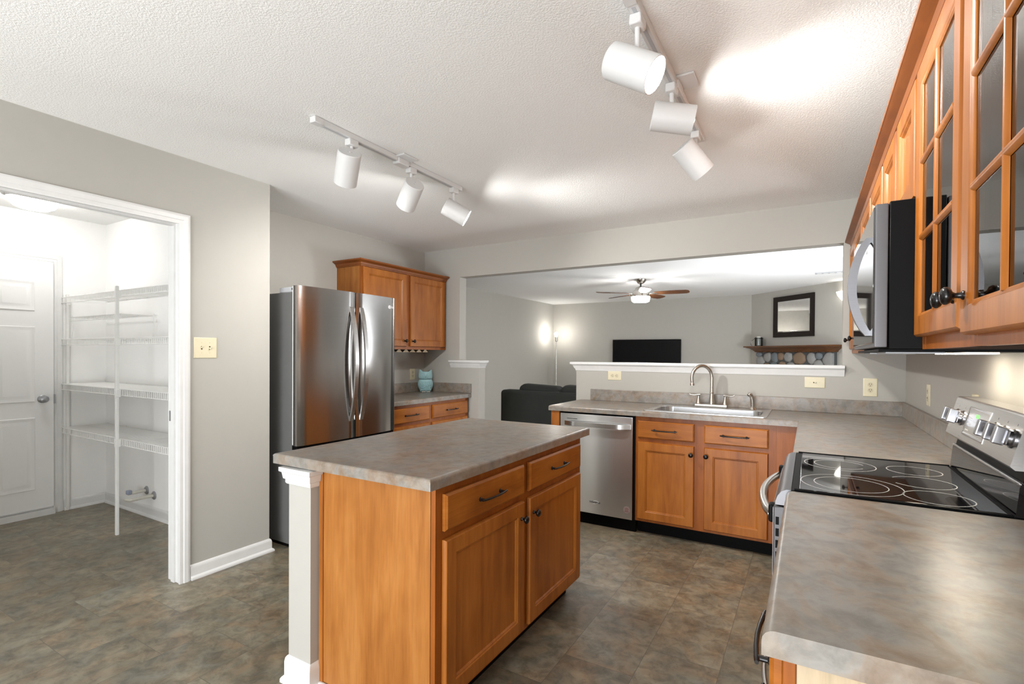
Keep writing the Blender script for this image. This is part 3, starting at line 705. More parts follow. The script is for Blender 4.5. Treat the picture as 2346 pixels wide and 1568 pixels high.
# long L-shaped countertop with sink cut-out
SX0, SX1, SY0, SY1 = -1.052, -.238, 3.672, 4.245
ct = thing('countertop', 'L-shaped grey brown laminate countertop holding the sink', 'countertop', (-.6, 3.96, ZC-.04))
XCF, YCF = -.058, 3.642
bm = new()
CUT = [(SX0+.02, SY0+.02), (SX1-.02, SY0+.02), (SX1-.02, SY1-.02), (SX0+.02, SY1-.02)]
xs = [-1.808, CUT[0][0], CUT[1][0], XCF, XR]; ys = [2.446, YCF, CUT[0][1], CUT[2][1], YB]
def cell(i, j): return not (j == 0 and i < 3) and not (i == 1 and j == 2)
vt = {}
def gv(x, y, z):
    k = (round(x, 4), round(y, 4), round(z, 4))
    if k not in vt: vt[k] = bm.verts.new((x, y, z))
    return vt[k]
for i in range(4):
    for j in range(4):
        if not cell(i, j): continue
        for z in (ZC-.04, ZC): bm.faces.new([gv(xs[i], ys[j], z), gv(xs[i+1], ys[j], z), gv(xs[i+1], ys[j+1], z), gv(xs[i], ys[j+1], z)])
        for (di, dj, a, b) in ((-1, 0, (i, j), (i, j+1)), (1, 0, (i+1, j), (i+1, j+1)), (0, -1, (i, j), (i+1, j)), (0, 1, (i, j+1), (i+1, j+1))):
            ii, jj = i+di, j+dj
            if not (0 <= ii < 4 and 0 <= jj < 4 and cell(ii, jj)):
                bm.faces.new([gv(xs[a[0]], ys[a[1]], ZC-.04), gv(xs[b[0]], ys[b[1]], ZC-.04), gv(xs[b[0]], ys[b[1]], ZC), gv(xs[a[0]], ys[a[1]], ZC)])
def isfront(a, b):
    if abs(a.z-ZC) > 1e-5 or abs(b.z-ZC) > 1e-5: return False
    if abs(a.y-YCF) < 1e-4 and abs(b.y-YCF) < 1e-4 and max(a.x, b.x) < XCF+1e-4: return True
    if abs(a.x-XCF) < 1e-4 and abs(b.x-XCF) < 1e-4 and max(a.y, b.y) < YCF+1e-4: return True
    return abs(a.x+1.808) < 1e-4 and abs(b.x+1.808) < 1e-4
bmesh.ops.recalc_face_normals(bm, faces=bm.faces)
bmesh.ops.bevel(bm, geom=[e for e in bm.edges if isfront(e.verts[0].co, e.verts[1].co)], offset=.013, segments=4, affect='EDGES', profile=.5)
obj('slab', bm, M['counter'], ct)
bm = new(); box(bm, (-1.700, YB-.021, ZC), (XR-.001, YB-.0005, ZC+.100), .004, 2); obj('backsplash', bm, M['counter'], ct)
bm = new(); box(bm, (XR-.021, 2.446, ZC), (XR-.0005, YB-.022, ZC+.100), .004, 2); obj('backsplash', bm, M['counter'], ct)
# sink
sk = thing('sink', 'stainless steel drop-in sink in the counter under the half wall', 'sink', (-.645, 3.96, ZC))
def rrect(x0, x1, y0, y1, r, z, n=6):
    out = []
    for (cx, cy, a0) in ((x1-r, y1-r, 0), (x0+r, y1-r, 90), (x0+r, y0+r, 180), (x1-r, y0+r, 270)):
        for k in range(n+1):
            a = math.radians(a0+90*k/n); out.append(Vector((cx+r*math.cos(a), cy+r*math.sin(a), z)))
    return out
bm = new()
bx0, bx1, by0, by1 = SX0+.045, SX1-.045, SY0+.050, SY1-.125
rings = [rrect(SX0, SX1, SY0, SY1, .02, ZC+.0005), rrect(SX0, SX1, SY0, SY1, .02, ZC+.004), rrect(SX0+.008, SX1-.008, SY0+.008, SY1-.008, .02, ZC+.007), rrect(SX0+.016, SX1-.016, SY0+.016, SY1-.016, .02, ZC+.004),
         rrect(bx0-.006, bx1+.006, by0-.006, by1+.006, .085, ZC+.004), rrect(bx0, bx1, by0, by1, .08, ZC-.002), rrect(bx0+.006, bx1-.006, by0+.006, by1-.006, .075, ZC-.15), rrect(bx0+.03, bx1-.03, by0+.03, by1-.03, .06, ZC-.18)]
loft(bm, rings, True, False, True); obj('basin', bm, M['sinksteel'], sk)
bm = new(); lathe(bm, [(.045, 0), (.045, .002), (.038, .003), (.030, -.001)], Frame((-.645, 3.93, ZC-.179), (1, 0, 0), (0, 1, 0), (0, 0, 1)), 24); obj('drain', bm, M['chrome'], sk)
# faucet
FY = 4.190
fa = thing('faucet', 'brushed nickel gooseneck faucet with two lever handles', 'faucet', (-.656, FY, ZC+.005))
bm = new(); box(bm, (-.782, FY-.028, ZC+.0045), (-.540, FY+.028, ZC+.028), .006, 3); obj('deck_plate', bm, M['nickel'], fa)
bm = new()
pts = [(-.656, FY, ZC+.026), (-.656, FY, ZC+.035), (-.656, FY, ZC+.09), (-.656, FY, ZC+.112), (-.656, FY, ZC+.116), (-.656, FY, ZC+.122), (-.656, FY, ZC+.20)]
rad = [.024, .024, .016, .0145, .019, .0145, .0135]
ax = Vector((-.80, -.60, 0)).normalized(); R0 = .082
for k in range(0, 15):
    a = PI*k/14*1.06; pts.append(Vector((-.656, FY, ZC+.232))+ax*R0*(1-math.cos(a))+Vector((0, 0, R0*1.18*math.sin(a)))); rad.append(.0135)
e = Vector(pts[-1]); dn = (e-Vector(pts[-2])).normalized()
pts += [e+dn*.018, e+dn*.022, e+dn*.040]; rad += [.0125, .0165, .0185]
tube(bm, pts, rad, 16); obj('spout', bm, M['nickel'], fa)
for s in (-1, 1):
    x = -.656+s*.098
    bm = new(); tube(bm, [(x, FY, ZC+.026), (x, FY, ZC+.034), (x, FY, ZC+.066), (x, FY, ZC+.086), (x, FY, ZC+.094)], [.022, .021, .0125, .010, .013], 16)
    h = obj('handle', bm, M['nickel'], fa)
    bm = new(); tube(bm, [(x-s*.014, FY-.002, ZC+.098), (x, FY-.003, ZC+.099), (x+s*.030, FY-.008, ZC+.094), (x+s*.056, FY-.012, ZC+.096), (x+s*.070, FY-.014, ZC+.104)], [.006, .0085, .006, .005, .003], 10); obj('lever', bm, M['nickel'], h)
sp = thing('side_sprayer', 'brushed nickel side sprayer right of the faucet', 'sprayer', (-.365, FY, ZC+.004))
bm = new(); tube(bm, [(-.365, FY, ZC+.0045), (-.365, FY, ZC+.012), (-.365, FY, ZC+.024)], [.026, .022, .014], 16); obj('holder', bm, M['nickel'], sp)
bm = new(); tube(bm, [(-.365, FY, ZC+.024), (-.367, FY-.002, ZC+.075), (-.370, FY-.004, ZC+.098), (-.378, FY-.012, ZC+.112), (-.388, FY-.022, ZC+.114), (-.394, FY-.028, ZC+.110)], [.013, .0155, .0165, .018, .0165, .010], 16); obj('spray_head', bm, M['nickel'], sp)

# ------------------------------------------------------------------ range
RY0, RY1 = 1.742, 2.441
rg = thing('range', 'stainless steel electric range with black glass cooktop', 'stove', (.25, 2.09, 0))
bm = new(); box(bm, (-.040, RY0, .06), (XR-.03, RY1, .895)); obj('body', bm, M['steel_side'], rg)
bm = new(); box(bm, (.03, RY0+.03, 0), (XR-.05, RY1-.03, .06)); obj('plinth', bm, M['black'], rg)
bm = new()
rr = [[Vector((x, y, z)) for x, y, z in ((-.046, a, .893), (.475, a, .893), (.475, b, .893), (-.046, b, .893))] for a, b in ((RY0, RY1),)]
box(bm, (-.044, RY0, .894), (.470, RY1, .918), .005, 2)
ck = obj('cooktop', bm, M['black'], rg, 'black enamel cooktop rim')
bm = new(); box(bm, (-.022, RY0+.020, .917), (.445, RY1-.020, .9205), .002); gl = obj('glass_surface', bm, M['blackglass'], ck)
for y in (RY0+.006, RY1-.006):
    bm = new(); tube(bm, [(-.035, y, .9185), (.452, y, .9185)], .0045, 8); obj('raised_rim', bm, M['black'], ck)
def ring(cx, cy, r, w=.0014, a0=0, a1=360, sx=1.0):
    bm = new(); n = 64; f4 = []
    full = a1-a0 >= 360
    for k in range(n+1 if not full else n):
        a = math.radians(a0+(a1-a0)*k/n); c, s = math.cos(a), math.sin(a)
        f4.append([Vector((cx+r*q*c*sx, cy+r*q*s, z)) for q, z in ((1-w/r, .9204), (1-w/r, .9208), (1+w/r, .9208), (1+w/r, .9204))])
    if full: f4.append(f4[0])
    loft(bm, f4, True, not full, not full); return bm
for i, (cx, cy, r) in enumerate(((.115, 1.905, .135), (.115, 1.905, .098), (.100, 2.235, .112), (.322, 2.250, .078), (.322, 1.855, .080))):
    obj('burner_ring', ring(cx, cy, r), M['ring'], gl)
obj('burner_ring', ring(.316, 2.055, .084, a0=-150, a1=150), M['ring'], gl)
obj('burner_ring', ring(.100, 2.235, .080, a0=20, a1=330), M['ring'], gl)
# front lip, door with side vents and bowed handle
bm = new()
lipp = [(-.044, .8935), (-.044, .917), (-.056, .917), (-.070, .910), (-.080, .896), (-.086, .878), (-.086, .868), (-.044, .868)]
loft(bm, [[Vector((x, y, z)) for x, z in lipp] for y in (RY0+.001, RY1-.001)]); obj('front_lip', bm, M['steel_dark'], rg)
bm = new(); box(bm, (-.092, RY0+.006, .235), (-.042, RY1-.006, .862), .004); od = obj('oven_door', bm, M['dark_grey_steel'], rg)
bm = new(); box(bm, (-.0935, RY0+.012, .241), (-.0915, RY1-.012, .856), .0008); obj('door_skin', bm, M['steel_h'], od, 'stainless door front')
bm = new(); box(bm, (-.0945, RY0+.09, .36), (-.0915, RY1-.09, .70), .001); obj('oven_window', bm, M['blackglass'], od)
bm = new()
for k in range(14): box(bm, (-.085, RY0+.0045, .805-.036*k), (-.076, RY0+.0065, .829-.036*k))
obj('side_vents', bm, M['black'], od, 'column of dark slots down the door edge')
bm = new()
pts = [(-.092, RY0+.045, .826)]+[(-.100-.042*math.sin(PI*k/14)**.8, RY0+.045+(RY1-RY0-.09)*k/14, .826) for k in range(0, 15)]+[(-.092, RY1-.045, .826)]
tube(bm, pts, .0135, 12); obj('handle', bm, M['nickel'], od, 'bowed satin steel handle')
for y in (RY0+.035, RY1-.035):
    bm = new(); box(bm, (-.106, y-.022, .806), (-.088, y+.022, .862), .007, 2); obj('handle_bracket', bm, M['black'], od)
bm = new(); box(bm, (-.090, RY0+.006, .065), (-.042, RY1-.006, .225), .004); sd_ = obj('storage_drawer', bm, M['steel_h'], rg)
bm = new(); tube(bm, [(-.090, RY0+.06, .19)]+[(-.094-.04*math.sin(PI*k/10), RY0+.06+(RY1-RY0-.12)*k/10, .19) for k in range(11)]+[(-.090, RY1-.06, .19)], .009, 10); obj('handle', bm, M['nickel'], sd_)
# backguard
bm = new(); loft(bm, [[Vector((x, y, z)) for x, z in ((.470, .895), (.455, .918), (.462, .995), (.470, 1.005), (XR-.03, 1.005), (XR-.03, .895))] for y in (RY0+.004, RY1-.004)])
lbk = obj('lower_backguard', bm, M['blackglass'], rg, 'glossy black lower backguard')
bm = new(); box(bm, (.4605, RY0+.006, .9985), (.468, RY1-.006, 1.0065), .002); obj('edge_strip', bm, M['steel_h'], lbk)
bm = new(); loft(bm, [[Vector((x, y, z)) for x, z in ((.470, 1.005), (.478, 1.045), (XR-.03, 1.045), (XR-.03, 1.005))] for y in (RY0+.012, RY1-.012)]); obj('recess', bm, M['black'], rg)
PB, PT = Vector((.442, 0, 1.045)), Vector((.476, 0, 1.180))
pv = (PT-PB).normalized(); pn = Vector((-pv.z, 0, pv.x))
bm = new(); loft(bm, [[Vector((x, y, z)) for x, z in ((.452, 1.037), (.442, 1.047), (.4735, 1.172), (.480, 1.180), (XR-.03, 1.180), (XR-.03, 1.037))] for y in (RY0, RY1)])
cp = obj('control_panel', bm, M['steel_h'], rg, 'slanted stainless control panel')
pf = Frame((.442+.001, RY1, 1.047), (0, -1, 0), pv, pn)        # u runs from the far end towards the viewer
bm = new(); rectrings(bm, .235, .098, [(0, 0), (0, .003), (.004, .004), (.007, .002), (.012, .002)], pf.at(.200, .018, -.001)); dsp = obj('display', bm, M['steel_h'], cp)
bm = new()
for k in range(4): box(bm, (.095+k*.009, .066, .0025), (.0995+k*.009, .078, .0028), fr=pf.at(.200, .018, -.001))
obj('clock_digits', bm, M['green'], dsp, 'green glowing clock digits')
bm = new()
for i in range(3):
    for j in range(3): box(bm, (.025+i*.014, .018+j*.020, .0025), (.032+i*.014, .022+j*.020, .0028), fr=pf.at(.200, .018, -.001))
for i in range(5):
    for j in range(2): box(bm, (.150+i*.014, .018+j*.022, .0025), (.157+i*.014, .022+j*.022, .0028), fr=pf.at(.200, .018, -.001))
obj('button_marks', bm, M['silver_logo'], dsp)
def rknob(u):
    f = pf.at(u, .068, 0)
    bm = new(); lathe(bm, [(.026, 0), (.026, .004), (.021, .007), (.020, .016)], f, 24); kn = obj('control_knob', bm, M['chrome'], cp)
    bm = new(); box(bm, (-.011, -.024, .016), (.011, .024, .042), .004, 2, fr=f); box(bm, (-.020, -.020, .012), (.020, .020, .020), .003, 1, fr=f); obj('knob_grip', bm, M['chrome'], kn)
    bm = new(); box(bm, (-.0015, .034, 0), (.0015, .040, .0012), fr=f.at(0, 0, 0)); obj('knob_mark', bm, M['dark_logo'], kn)
for u in (.070, .150, .500, .580, .655): rknob(u)

# ------------------------------------------------------------------ near base cabinet and counter
NY = .839
nb = thing('base_cabinet', 'maple base cabinet with pale side panel at the near right corner', 'cabinet', (.27, 1.3, 0))
bm = new(); box(bm, (-.012, NY+.030, .0), (XR, NY+.040, .876)); obj('side_panel', bm, M['wood_raw'], nb, 'pale unfinished wood side panel')
bm = new(); box(bm, (-.012, NY+.040, .10), (XR, RY0-.006, .876)); obj('carcass', bm, M['wood_panel'], nb)
bm = new(); box(bm, (-.031, NY+.027, .10), (-.012, RY0-.006, .876), .002); obj('face_frame', bm, M['wood_frame'], nb)
bm = new(); box(bm, (.045, NY+.042, 0), (XR-.01, RY0-.006, .10)); obj('toe_kick', bm, M['toe'], nb)
for (z0, hh) in ((.717, .128), (.425, .28), (.125, .285)):
    d = drawer_front(nb, FNX(-.031, RY0-.03, z0), RY0-.03-NY-.06, hh)
    pull(d, FNX(-.051, 1.055 if z0 > .7 else 1.02, z0+hh*.62 if z0 > .7 else z0+hh*.86), .16)
nc = thing('countertop', 'near grey brown laminate countertop in the right foreground', 'countertop', (.25, 1.3, ZC-.04))
bm = top_slab(new(), [(XCF, NY), (XR, NY), (XR, RY0-.005), (XCF, RY0-.005)], r=.018, front=lambda a, b: abs(a.x-XCF) < 1e-4 and abs(b.x-XCF) < 1e-4)
obj('slab', bm, M['counter'], nc)
bm = new(); box(bm, (XR-.020, NY, ZC), (XR, RY0-.005, ZC+.100), .004, 2); obj('backsplash', bm, M['counter'], nc)

# ------------------------------------------------------------------ right wall cabinets and microwave
UFX = .260          # face frame front; doors stand out to .240
MY0, MY1 = 1.716, 2.436
def upper_box(t, y0, y1, z0, z1, frame_z, stiles, hollow=False):
    bm = new()
    if hollow:
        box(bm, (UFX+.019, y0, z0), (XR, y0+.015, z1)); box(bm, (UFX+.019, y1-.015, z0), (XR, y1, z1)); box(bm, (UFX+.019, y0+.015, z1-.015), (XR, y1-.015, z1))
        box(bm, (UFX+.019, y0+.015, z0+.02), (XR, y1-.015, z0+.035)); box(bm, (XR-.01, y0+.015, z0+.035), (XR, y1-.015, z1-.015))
    else: box(bm, (UFX+.019, y0, z0), (XR, y1, z1))
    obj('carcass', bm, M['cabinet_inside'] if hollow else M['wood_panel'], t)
    bm = new()
    for (a, b) in stiles: box(bm, (UFX, a, z0-.0), (UFX+.019, b, z1))
    for (a, b) in frame_z: box(bm, (UFX+.0004, y0+.002, a), (UFX+.0189, y1-.002, b))
    obj('face_frame', bm, M['wood_frame'], t)
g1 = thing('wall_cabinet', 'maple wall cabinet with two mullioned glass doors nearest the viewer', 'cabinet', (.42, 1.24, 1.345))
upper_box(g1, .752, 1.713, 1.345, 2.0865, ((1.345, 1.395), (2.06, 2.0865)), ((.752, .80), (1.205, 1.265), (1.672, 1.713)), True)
d = glass_door(g1, FNX(UFX, 1.706, 1.378), .458, .704); knob(d, FNX(UFX-.020, 1.278, 1.437))
d = glass_door(g1, FNX(UFX, 1.228, 1.366), .458, .716); knob(d, FNX(UFX-.020, 1.200, 1.437))
for z in (1.60, 1.84):
    bm = new(); box(bm, (UFX+.06, .768, z), (XR-.011, 1.697, z+.016)); obj('shelf', bm, M['wood'], g1)
m1 = thing('wall_cabinet', 'short maple two-door wall cabinet above the microwave', 'cabinet', (.42, 2.07, 1.752))
upper_box(m1, 1.7135, 2.438, 1.752, 2.0865, ((1.752, 1.78), (2.06, 2.0865)), ((1.7135, 1.74), (2.05, 2.10), (2.41, 2.438)))
d = door_panel(m1, FNX(UFX, 2.060, 1.758), .330, .322); knob(d, FNX(UFX-.020, 2.030, 1.800))
d = door_panel(m1, FNX(UFX, 2.424, 1.758), .330, .322); knob(d, FNX(UFX-.020, 2.125, 1.800))
f1 = thing('wall_cabinet', 'tall maple wall cabinet run past the microwave to the back wall', 'cabinet', (.42, 3.36, 1.345))
upper_box(f1, 2.4385, YB-.004, 1.345, 2.0865, ((1.345, 1.395), (2.06, 2.0865)), ((2.4385, 2.475), (2.86, 2.92), (3.33, 3.40), (3.80, 3.86), (4.235, YB-.004)))
for (y0, y1, ks) in ((2.455, 2.885, 1), (2.905, 3.345, -1), (3.375, 3.82, 1), (3.84, 4.262, -1)):
    d = door_panel(f1, FNX(UFX, y1, 1.372), y1-y0, .708)
    knob(d, FNX(UFX-.020, (y1-.030) if ks > 0 else (y0+.03 if y0 < 3.5 else y1-.04), 1.437))
crown('crown_molding', [(UFX, .752), (UFX, YB-.004)], M['wood_dark'], 'long dark stained crown molding along the right wall cabinets', 'molding', -1)
mw = thing('microwave', 'stainless over-the-range microwave with bowed vertical handle', 'microwave', (.36, 2.07, 1.338))
MXF = .155
bm = new(); box(bm, (MXF+.032, MY0, 1.345), (XR-.005, MY1, 1.7515), .002); obj('body', bm, M['black'], mw)
bm = new(); box(bm, (MXF, MY0+.001, 1.350), (MXF+.030, MY1-.001, 1.748), .004, 2); md = obj('door', bm, M['dark_grey_steel'], mw)
bm = new(); box(bm, (MXF-.0035, MY0+.010, 1.362), (MXF+.001, MY1-.010, 1.742), .0015); obj('door_glass', bm, M['darkmirror'], md, 'dark reflective door glass')
bm = new(); pts = []
for k in range(17):
    t = k/16; pts.append((MXF-.004-.044*math.sin(PI*t)**.72, MY0+.085, 1.385+.285*t))
ribbon(bm, pts, (0, 1, 0), (1, 0, 0), .013, .011)
bmesh.ops.bevel(bm, geom=[e for e in bm.edges], offset=.004, segments=2, affect='EDGES', profile=.5) if False else None
obj('handle', bm, M['steel_dark'], md, 'bowed steel handle')
lf = FNX(MXF-.0035, MY0+.20, 1.655)
bm = new(); lathe(bm, [(.011, 0), (.011, .001), (.0092, .001), (.0092, 0)], lf, 24, False); obj('logo_ring', bm, M['silver_logo'], md)
text('logo', 'GE', .013, lf, M['silver_logo'], md, depth=.0005, shear=.3)
bm = new(); box(bm, (MXF+.012, MY0+.02, 1.338), (XR-.03, MY1-.02, 1.345)); un = obj('underside', bm, M['black'], mw)
bm = new()
for y in (MY0+.04, MY1-.25): box(bm, (MXF+.03, y, 1.3335), (MXF+.16, y+.21, 1.338), .001)
obj('grease_filter', bm, M['duct'], un, 'grey mesh grease filter')
for yy in (1.95, 2.24):  # near one is the lamp; far one is added to brighten the wall
    bm = new(); box(bm, (.400, yy, 1.334), (.470, yy+.15, 1.338)); obj('cooktop_light', bm, M['cooktop_lamp'], un, 'warm glowing cooktop lamp, far one of two added')

# ------------------------------------------------------------------ outlets and switches
def duplex(parent, fr, horizontal=False):
    for s in (-1, 1):
        f = fr.at(s*.0195, 0) if horizontal else fr.at(0, s*.0195)
        bm = new(); lathe(bm, [(.0165, 0), (.0165, .0016), (.015, .002)], f.at(0, 0, .005), 20); r = obj('receptacle', bm, M['ivory_dark'], parent)
        bm = new()
        if horizontal:
            for v in (-.006, .006): box(bm, (-.002, v-.0012, .0072), (.006, v+.0012, .0078), fr=f)
            lathe(bm, [(.0025, .0072), (.0025, .0078)], f.at(-.009, 0), 10)
        else:
            for u in (-.006, .006): box(bm, (u-.0012, -.001, .0072), (u+.0012, .008, .0078), fr=f)
            lathe(bm, [(.0025, .0072), (.0025, .0078)], f.at(0, -.008), 10)
        obj('socket_slots', bm, M['slot'], r)
def plate(name, label, cat, fr, w, h, kind, group=None, m='ivory'):
    """wall plate centred on fr"""
    t = thing(name, label, cat, fr(0, 0, 0), group)
    bm = new(); rectrings(bm, w, h, [(0, 0), (0, .003), (.003, .0055), (.006, .006)], fr.at(-w/2, -h/2)); obj('cover_plate', bm, M[m], t)
    if kind == 'duplex_v': duplex(t, fr)
    if kind == 'duplex_h': duplex(t, fr, True)
    if kind.startswith('toggle'):
        n = int(kind[-1]); hz = kind[6] == 'h'
        for k in range(n):
            f = fr.at(0 if n == 1 else (k-.5)*.046, 0)
            bm = new(); box(bm, (-.004, -.010, .006), (.004, .010, .0066), fr=f) if not hz else box(bm, (-.010, -.004, .006), (.010, .004, .0066), fr=f); obj('toggle_slot', bm, M['slot'], t)
            bm = new(); u = .004 if k == 0 else -.004
            tube(bm, [f(0, 0, .004), f(u if hz else 0, 0 if hz else u, .011), f(u*2 if hz else 0, 0 if hz else u*2, .018)], [.0045, .004, .0032], 8); obj('toggle', bm, M['ivory'], t)
            bm = new()
            for s in (-1, 1): lathe(bm, [(.0028, .0058), (.0028, .0066), (.001, .0068)], f.at(s*.030 if hz else 0, 0 if hz else s*.030), 8)
            obj('screws', bm, M['ivory_dark'], t)
    return t
plate('light_switch', 'ivory double toggle switch plate beside the pantry opening', 'switch', FX(XL, 1.651, 1.352), .132, .122, 'togglev2')
plate('wall_outlet', 'ivory duplex outlet mounted sideways under the half-wall cap left of the faucet', 'outlet', FNY(-1.479, YB, 1.141), .122, .078, 'duplex_h')
plate('light_switch', 'ivory single switch plate mounted sideways right of the faucet', 'switch', FNY(.036, YB, 1.131), .128, .078, 'toggleh1')
plate('wall_outlet', 'upright ivory duplex outlet on the back wall right of the half wall', 'outlet', FNY(.368, YB, 1.108), .082, .126, 'duplex_v')
plate('wall_outlet', 'ivory outlet on the right wall nearer the back corner', 'outlet', FNX(XR, 3.52, 1.115), .074, .118, 'duplex_v')
plate('wall_outlet', 'ivory outlet on the right wall just behind the range panel', 'outlet', FNX(XR, 2.62, 1.120), .074, .118, 'duplex_v')
wo = plate('wall_outlet', 'ivory outlet behind the owl jar under the wall cabinet', 'outlet', FX(XF, 4.095, 1.105), .074, .118, 'duplex_v')

# ------------------------------------------------------------------ track lights
def head(parent, lens, hub, c, ax, beam=19, r=.0575, ln=.165):
    ax = Vector(ax).normalized(); c = Vector(c); u = ax.orthogonal().normalized(); v = ax.cross(u)
    f = Frame(c, u, v, ax); a = -ln/2
    bm = new(); lathe(bm, [(.001, a), (r-.004, a), (r, a+.004), (r, ln/2), (r-.0035, ln/2), (r-.004, ln/2-.012)], f, 40, False); box(bm, (-.0005, -.0005, a+.0001), (.0005, .0005, a+.0002), fr=f)
    hd = obj('spotlight_head', bm, M['whitemetal'], parent)
    bm = new(); lathe(bm, [(.001, ln/2+.002), (r*.6, ln/2+.0015), (r-.0045, ln/2-.0005), (r-.0045, ln/2-.006), (.001, ln/2-.006)], f, 32, False); obj('lamp_lens', bm, M[lens], hd, 'glowing white lamp face')
    sl = bpy.data.lights.new('spot_beam', 'SPOT'); sl.energy = beam; sl.spot_size = math.radians(125); sl.spot_blend = .75; sl.shadow_soft_size = .045; sl.color = (1.0, .975, .935)
    so_ = bpy.data.objects.new('spot_beam', sl); COL.objects.link(so_); so_.location = c+ax*(ln/2+.012); so_.rotation_euler = ax.to_track_quat('-Z', 'Y').to_euler()
    bm = new(); hx, hy = hub
    box(bm, (hx-.020, hy-.030, 2.378), (hx+.020, hy+.030, 2.412), .004); obj('adapter', bm, M['whitemetal'], hd)
    hz = Vector((ax.x, ax.y, 0)); tt = max(-.07, min(.07, (Vector((hx, hy, 0))-Vector((c.x, c.y, 0))).dot(hz)/hz.length_squared))
    tip = Vector((hx, hy, c.z+ax.z*tt+r*.55))
    bm = new(); tube(bm, [(hx, hy, 2.380), (hx, hy, 2.372), (hx*.5+tip.x*.5, hy*.5+tip.y*.5, (2.372+tip.z)/2), tip], .0085, 12); obj('stem', bm, M['whitemetal'], hd)
    bm = new()
    for s in (-1, 1): lathe(bm, [(.003, a-.0006), (.003, a+.001)], f.at(s*.010, 0), 8)
    obj('back_screws', bm, M['brace'], hd)
def track(label, x, y0, y1, ycan, heads, canside, lens):
    t = thing('track_light', label, 'track light', (x, (y0+y1)/2, H), 'white track lights on the kitchen ceiling')
    bm = new(); box(bm, (x-.018, y0, 2.412), (x+.018, y1, H-.001), .002)
    rl = obj('rail', bm, M['whitemetal'], t)
    bm = new(); box(bm, (x-.006, y0+.05, 2.4112), (x+.006, y1-.03, 2.4125)); obj('rail_slot', bm, M['duct'], rl)
    for (a, b) in ((y0-.012, y0+.040), (y1-.02, y1+.008)):
        bm = new(); box(bm, (x-.020, a, 2.409), (x+.020, b, H-.001), .003); obj('end_cap', bm, M['whitemetal'], rl)
    bm = new(); box(bm, (x-.057+canside, ycan-.057, 2.430), (x+.057+canside, ycan+.057, H-.0005), .003); box(bm, (x-.026, ycan-.042, 2.398), (x+.026, ycan+.042, 2.432), .004); obj('feed_canopy', bm, M['whitemetal'], t)
    for h in heads: head(t, lens, *h)
track('white three-head track light over the island toward the refrigerator', -2.02, 1.575, 2.715, 2.16,
      (((-2.02, 1.80), (-2.03, 1.781, 2.266), (-.572, .330, -.751), 11), ((-2.02, 2.245), (-2.025, 2.242, 2.256), (-.721, .336, -.605)), ((-2.02, 2.655), (-2.02, 2.678, 2.262), (.672, .564, -.479), 40)), .02, 'lens_bright')
track('white three-head track light over the aisle nearer the range cabinets', -.485, 1.50, 2.690, 2.115,
      (((-.487, 1.605), (-.490, 1.571, 2.235), (.853, .0, -.523)), ((-.487, 2.075), (-.488, 2.100, 2.290), (.921, .335, -.199)), ((-.487, 2.575), (-.493, 2.533, 2.268), (.52, .50, -.70))), .03, 'lens')

# ------------------------------------------------------------------ pantry contents
dl = thing('ceiling_light', 'glowing white dome ceiling light in the pantry', 'ceiling light', (-4.86, 1.39, H))
df = Frame((-4.86, 1.39, H), (1, 0, 0), (0, 1, 0), (0, 0, -1))
bm = new(); lathe(bm, [(.150, .001), (.150, .018), (.140, .022)], df, 36); obj('base_ring', bm, M['whitemetal'], dl)
bm = new(); lathe(bm, [(.138, .022), (.134, .040), (.118, .062), (.088, .078), (.045, .087), (.002, .089)], df, 36); obj('dome', bm, M['dome'], dl)
SXR = XL-.118
def wire_shelf(label, z, x0, x1, y0, y1, lip=.045, pitch=.026, legs=None, liner=None):
    t = thing('wire_shelf', label, 'shelf', ((x0+x1)/2, (y0+y1)/2, z), 'white wire shelves in the pantry')
    bm = new()
    n = int((x1-x0)/pitch)
    for k in range(n+1):
        x = x0+.004+(x1-x0-.008)*k/n
        tube(bm, [(x, y1-.004, z), (x, y0, z), (x, y0-.001, z-lip)], .0018, 5)
    obj('deck_wires', bm, M['wire'], t)
    bm = new()
    for (yy, zz) in ((y0, z), (y0, z-lip), (y1-.006, z), ((y0+y1)/2, z-.003)): tube(bm, [(x0, yy, zz), (x1, yy, zz)], .0032, 8)
    obj('front_rails', bm, M['wire'], t)
    if liner:
        bm = new(); box(bm, (liner[0], y0+.006, z+.002), (liner[1], y1-.012, z+.004)); obj('shelf_liner', bm, M['wire'], t, 'white plastic shelf liner')
    if legs:
        for (lx, ly) in legs:
            bm = new(); tube(bm, [(lx, ly, z+.014), (lx, ly-.004, z), (lx+.01, ly, (z+legs_z)/2), (lx-.012, ly-.004, legs_z+.004)], .0032, 8)
            obj('leg', bm, M['wire'], t)
    else:
        for x in [x0+.03+(x1-x0-.06)*i/6 for i in range(7)]:
            bm = new(); box(bm, (x-.006, y1-.006, z-.010), (x+.006, y1-.0005, z+.010), .002); obj('wall_clip', bm, M['wire'], t)
    return t
SY0_, SY1_ = 1.700, PY
wire_shelf('topmost white wire shelf in the pantry', 1.770, PX+.012, SXR, SY0_, SY1_)
legs_z = 1.425
wire_shelf('small white wire stacking shelf between the two highest pantry shelves', 1.610, PX+.03, -4.42, 1.755, 1.985, .030, legs=((PX+.06, 1.757), (-4.48, 1.757), (-4.44, 1.98)))
wire_shelf('white wire shelf under the small stacking shelf', 1.425, PX+.012, SXR, SY0_, SY1_)
wire_shelf('white wire pantry shelf with plastic liner level with the door knob', 1.055, PX+.012, SXR, SY0_, SY1_, liner=(PX+.03, SXR))
wire_shelf('lowest white wire pantry shelf half covered by liner', .695, PX+.012, SXR, SY0_, SY1_, liner=(-4.05, SXR))
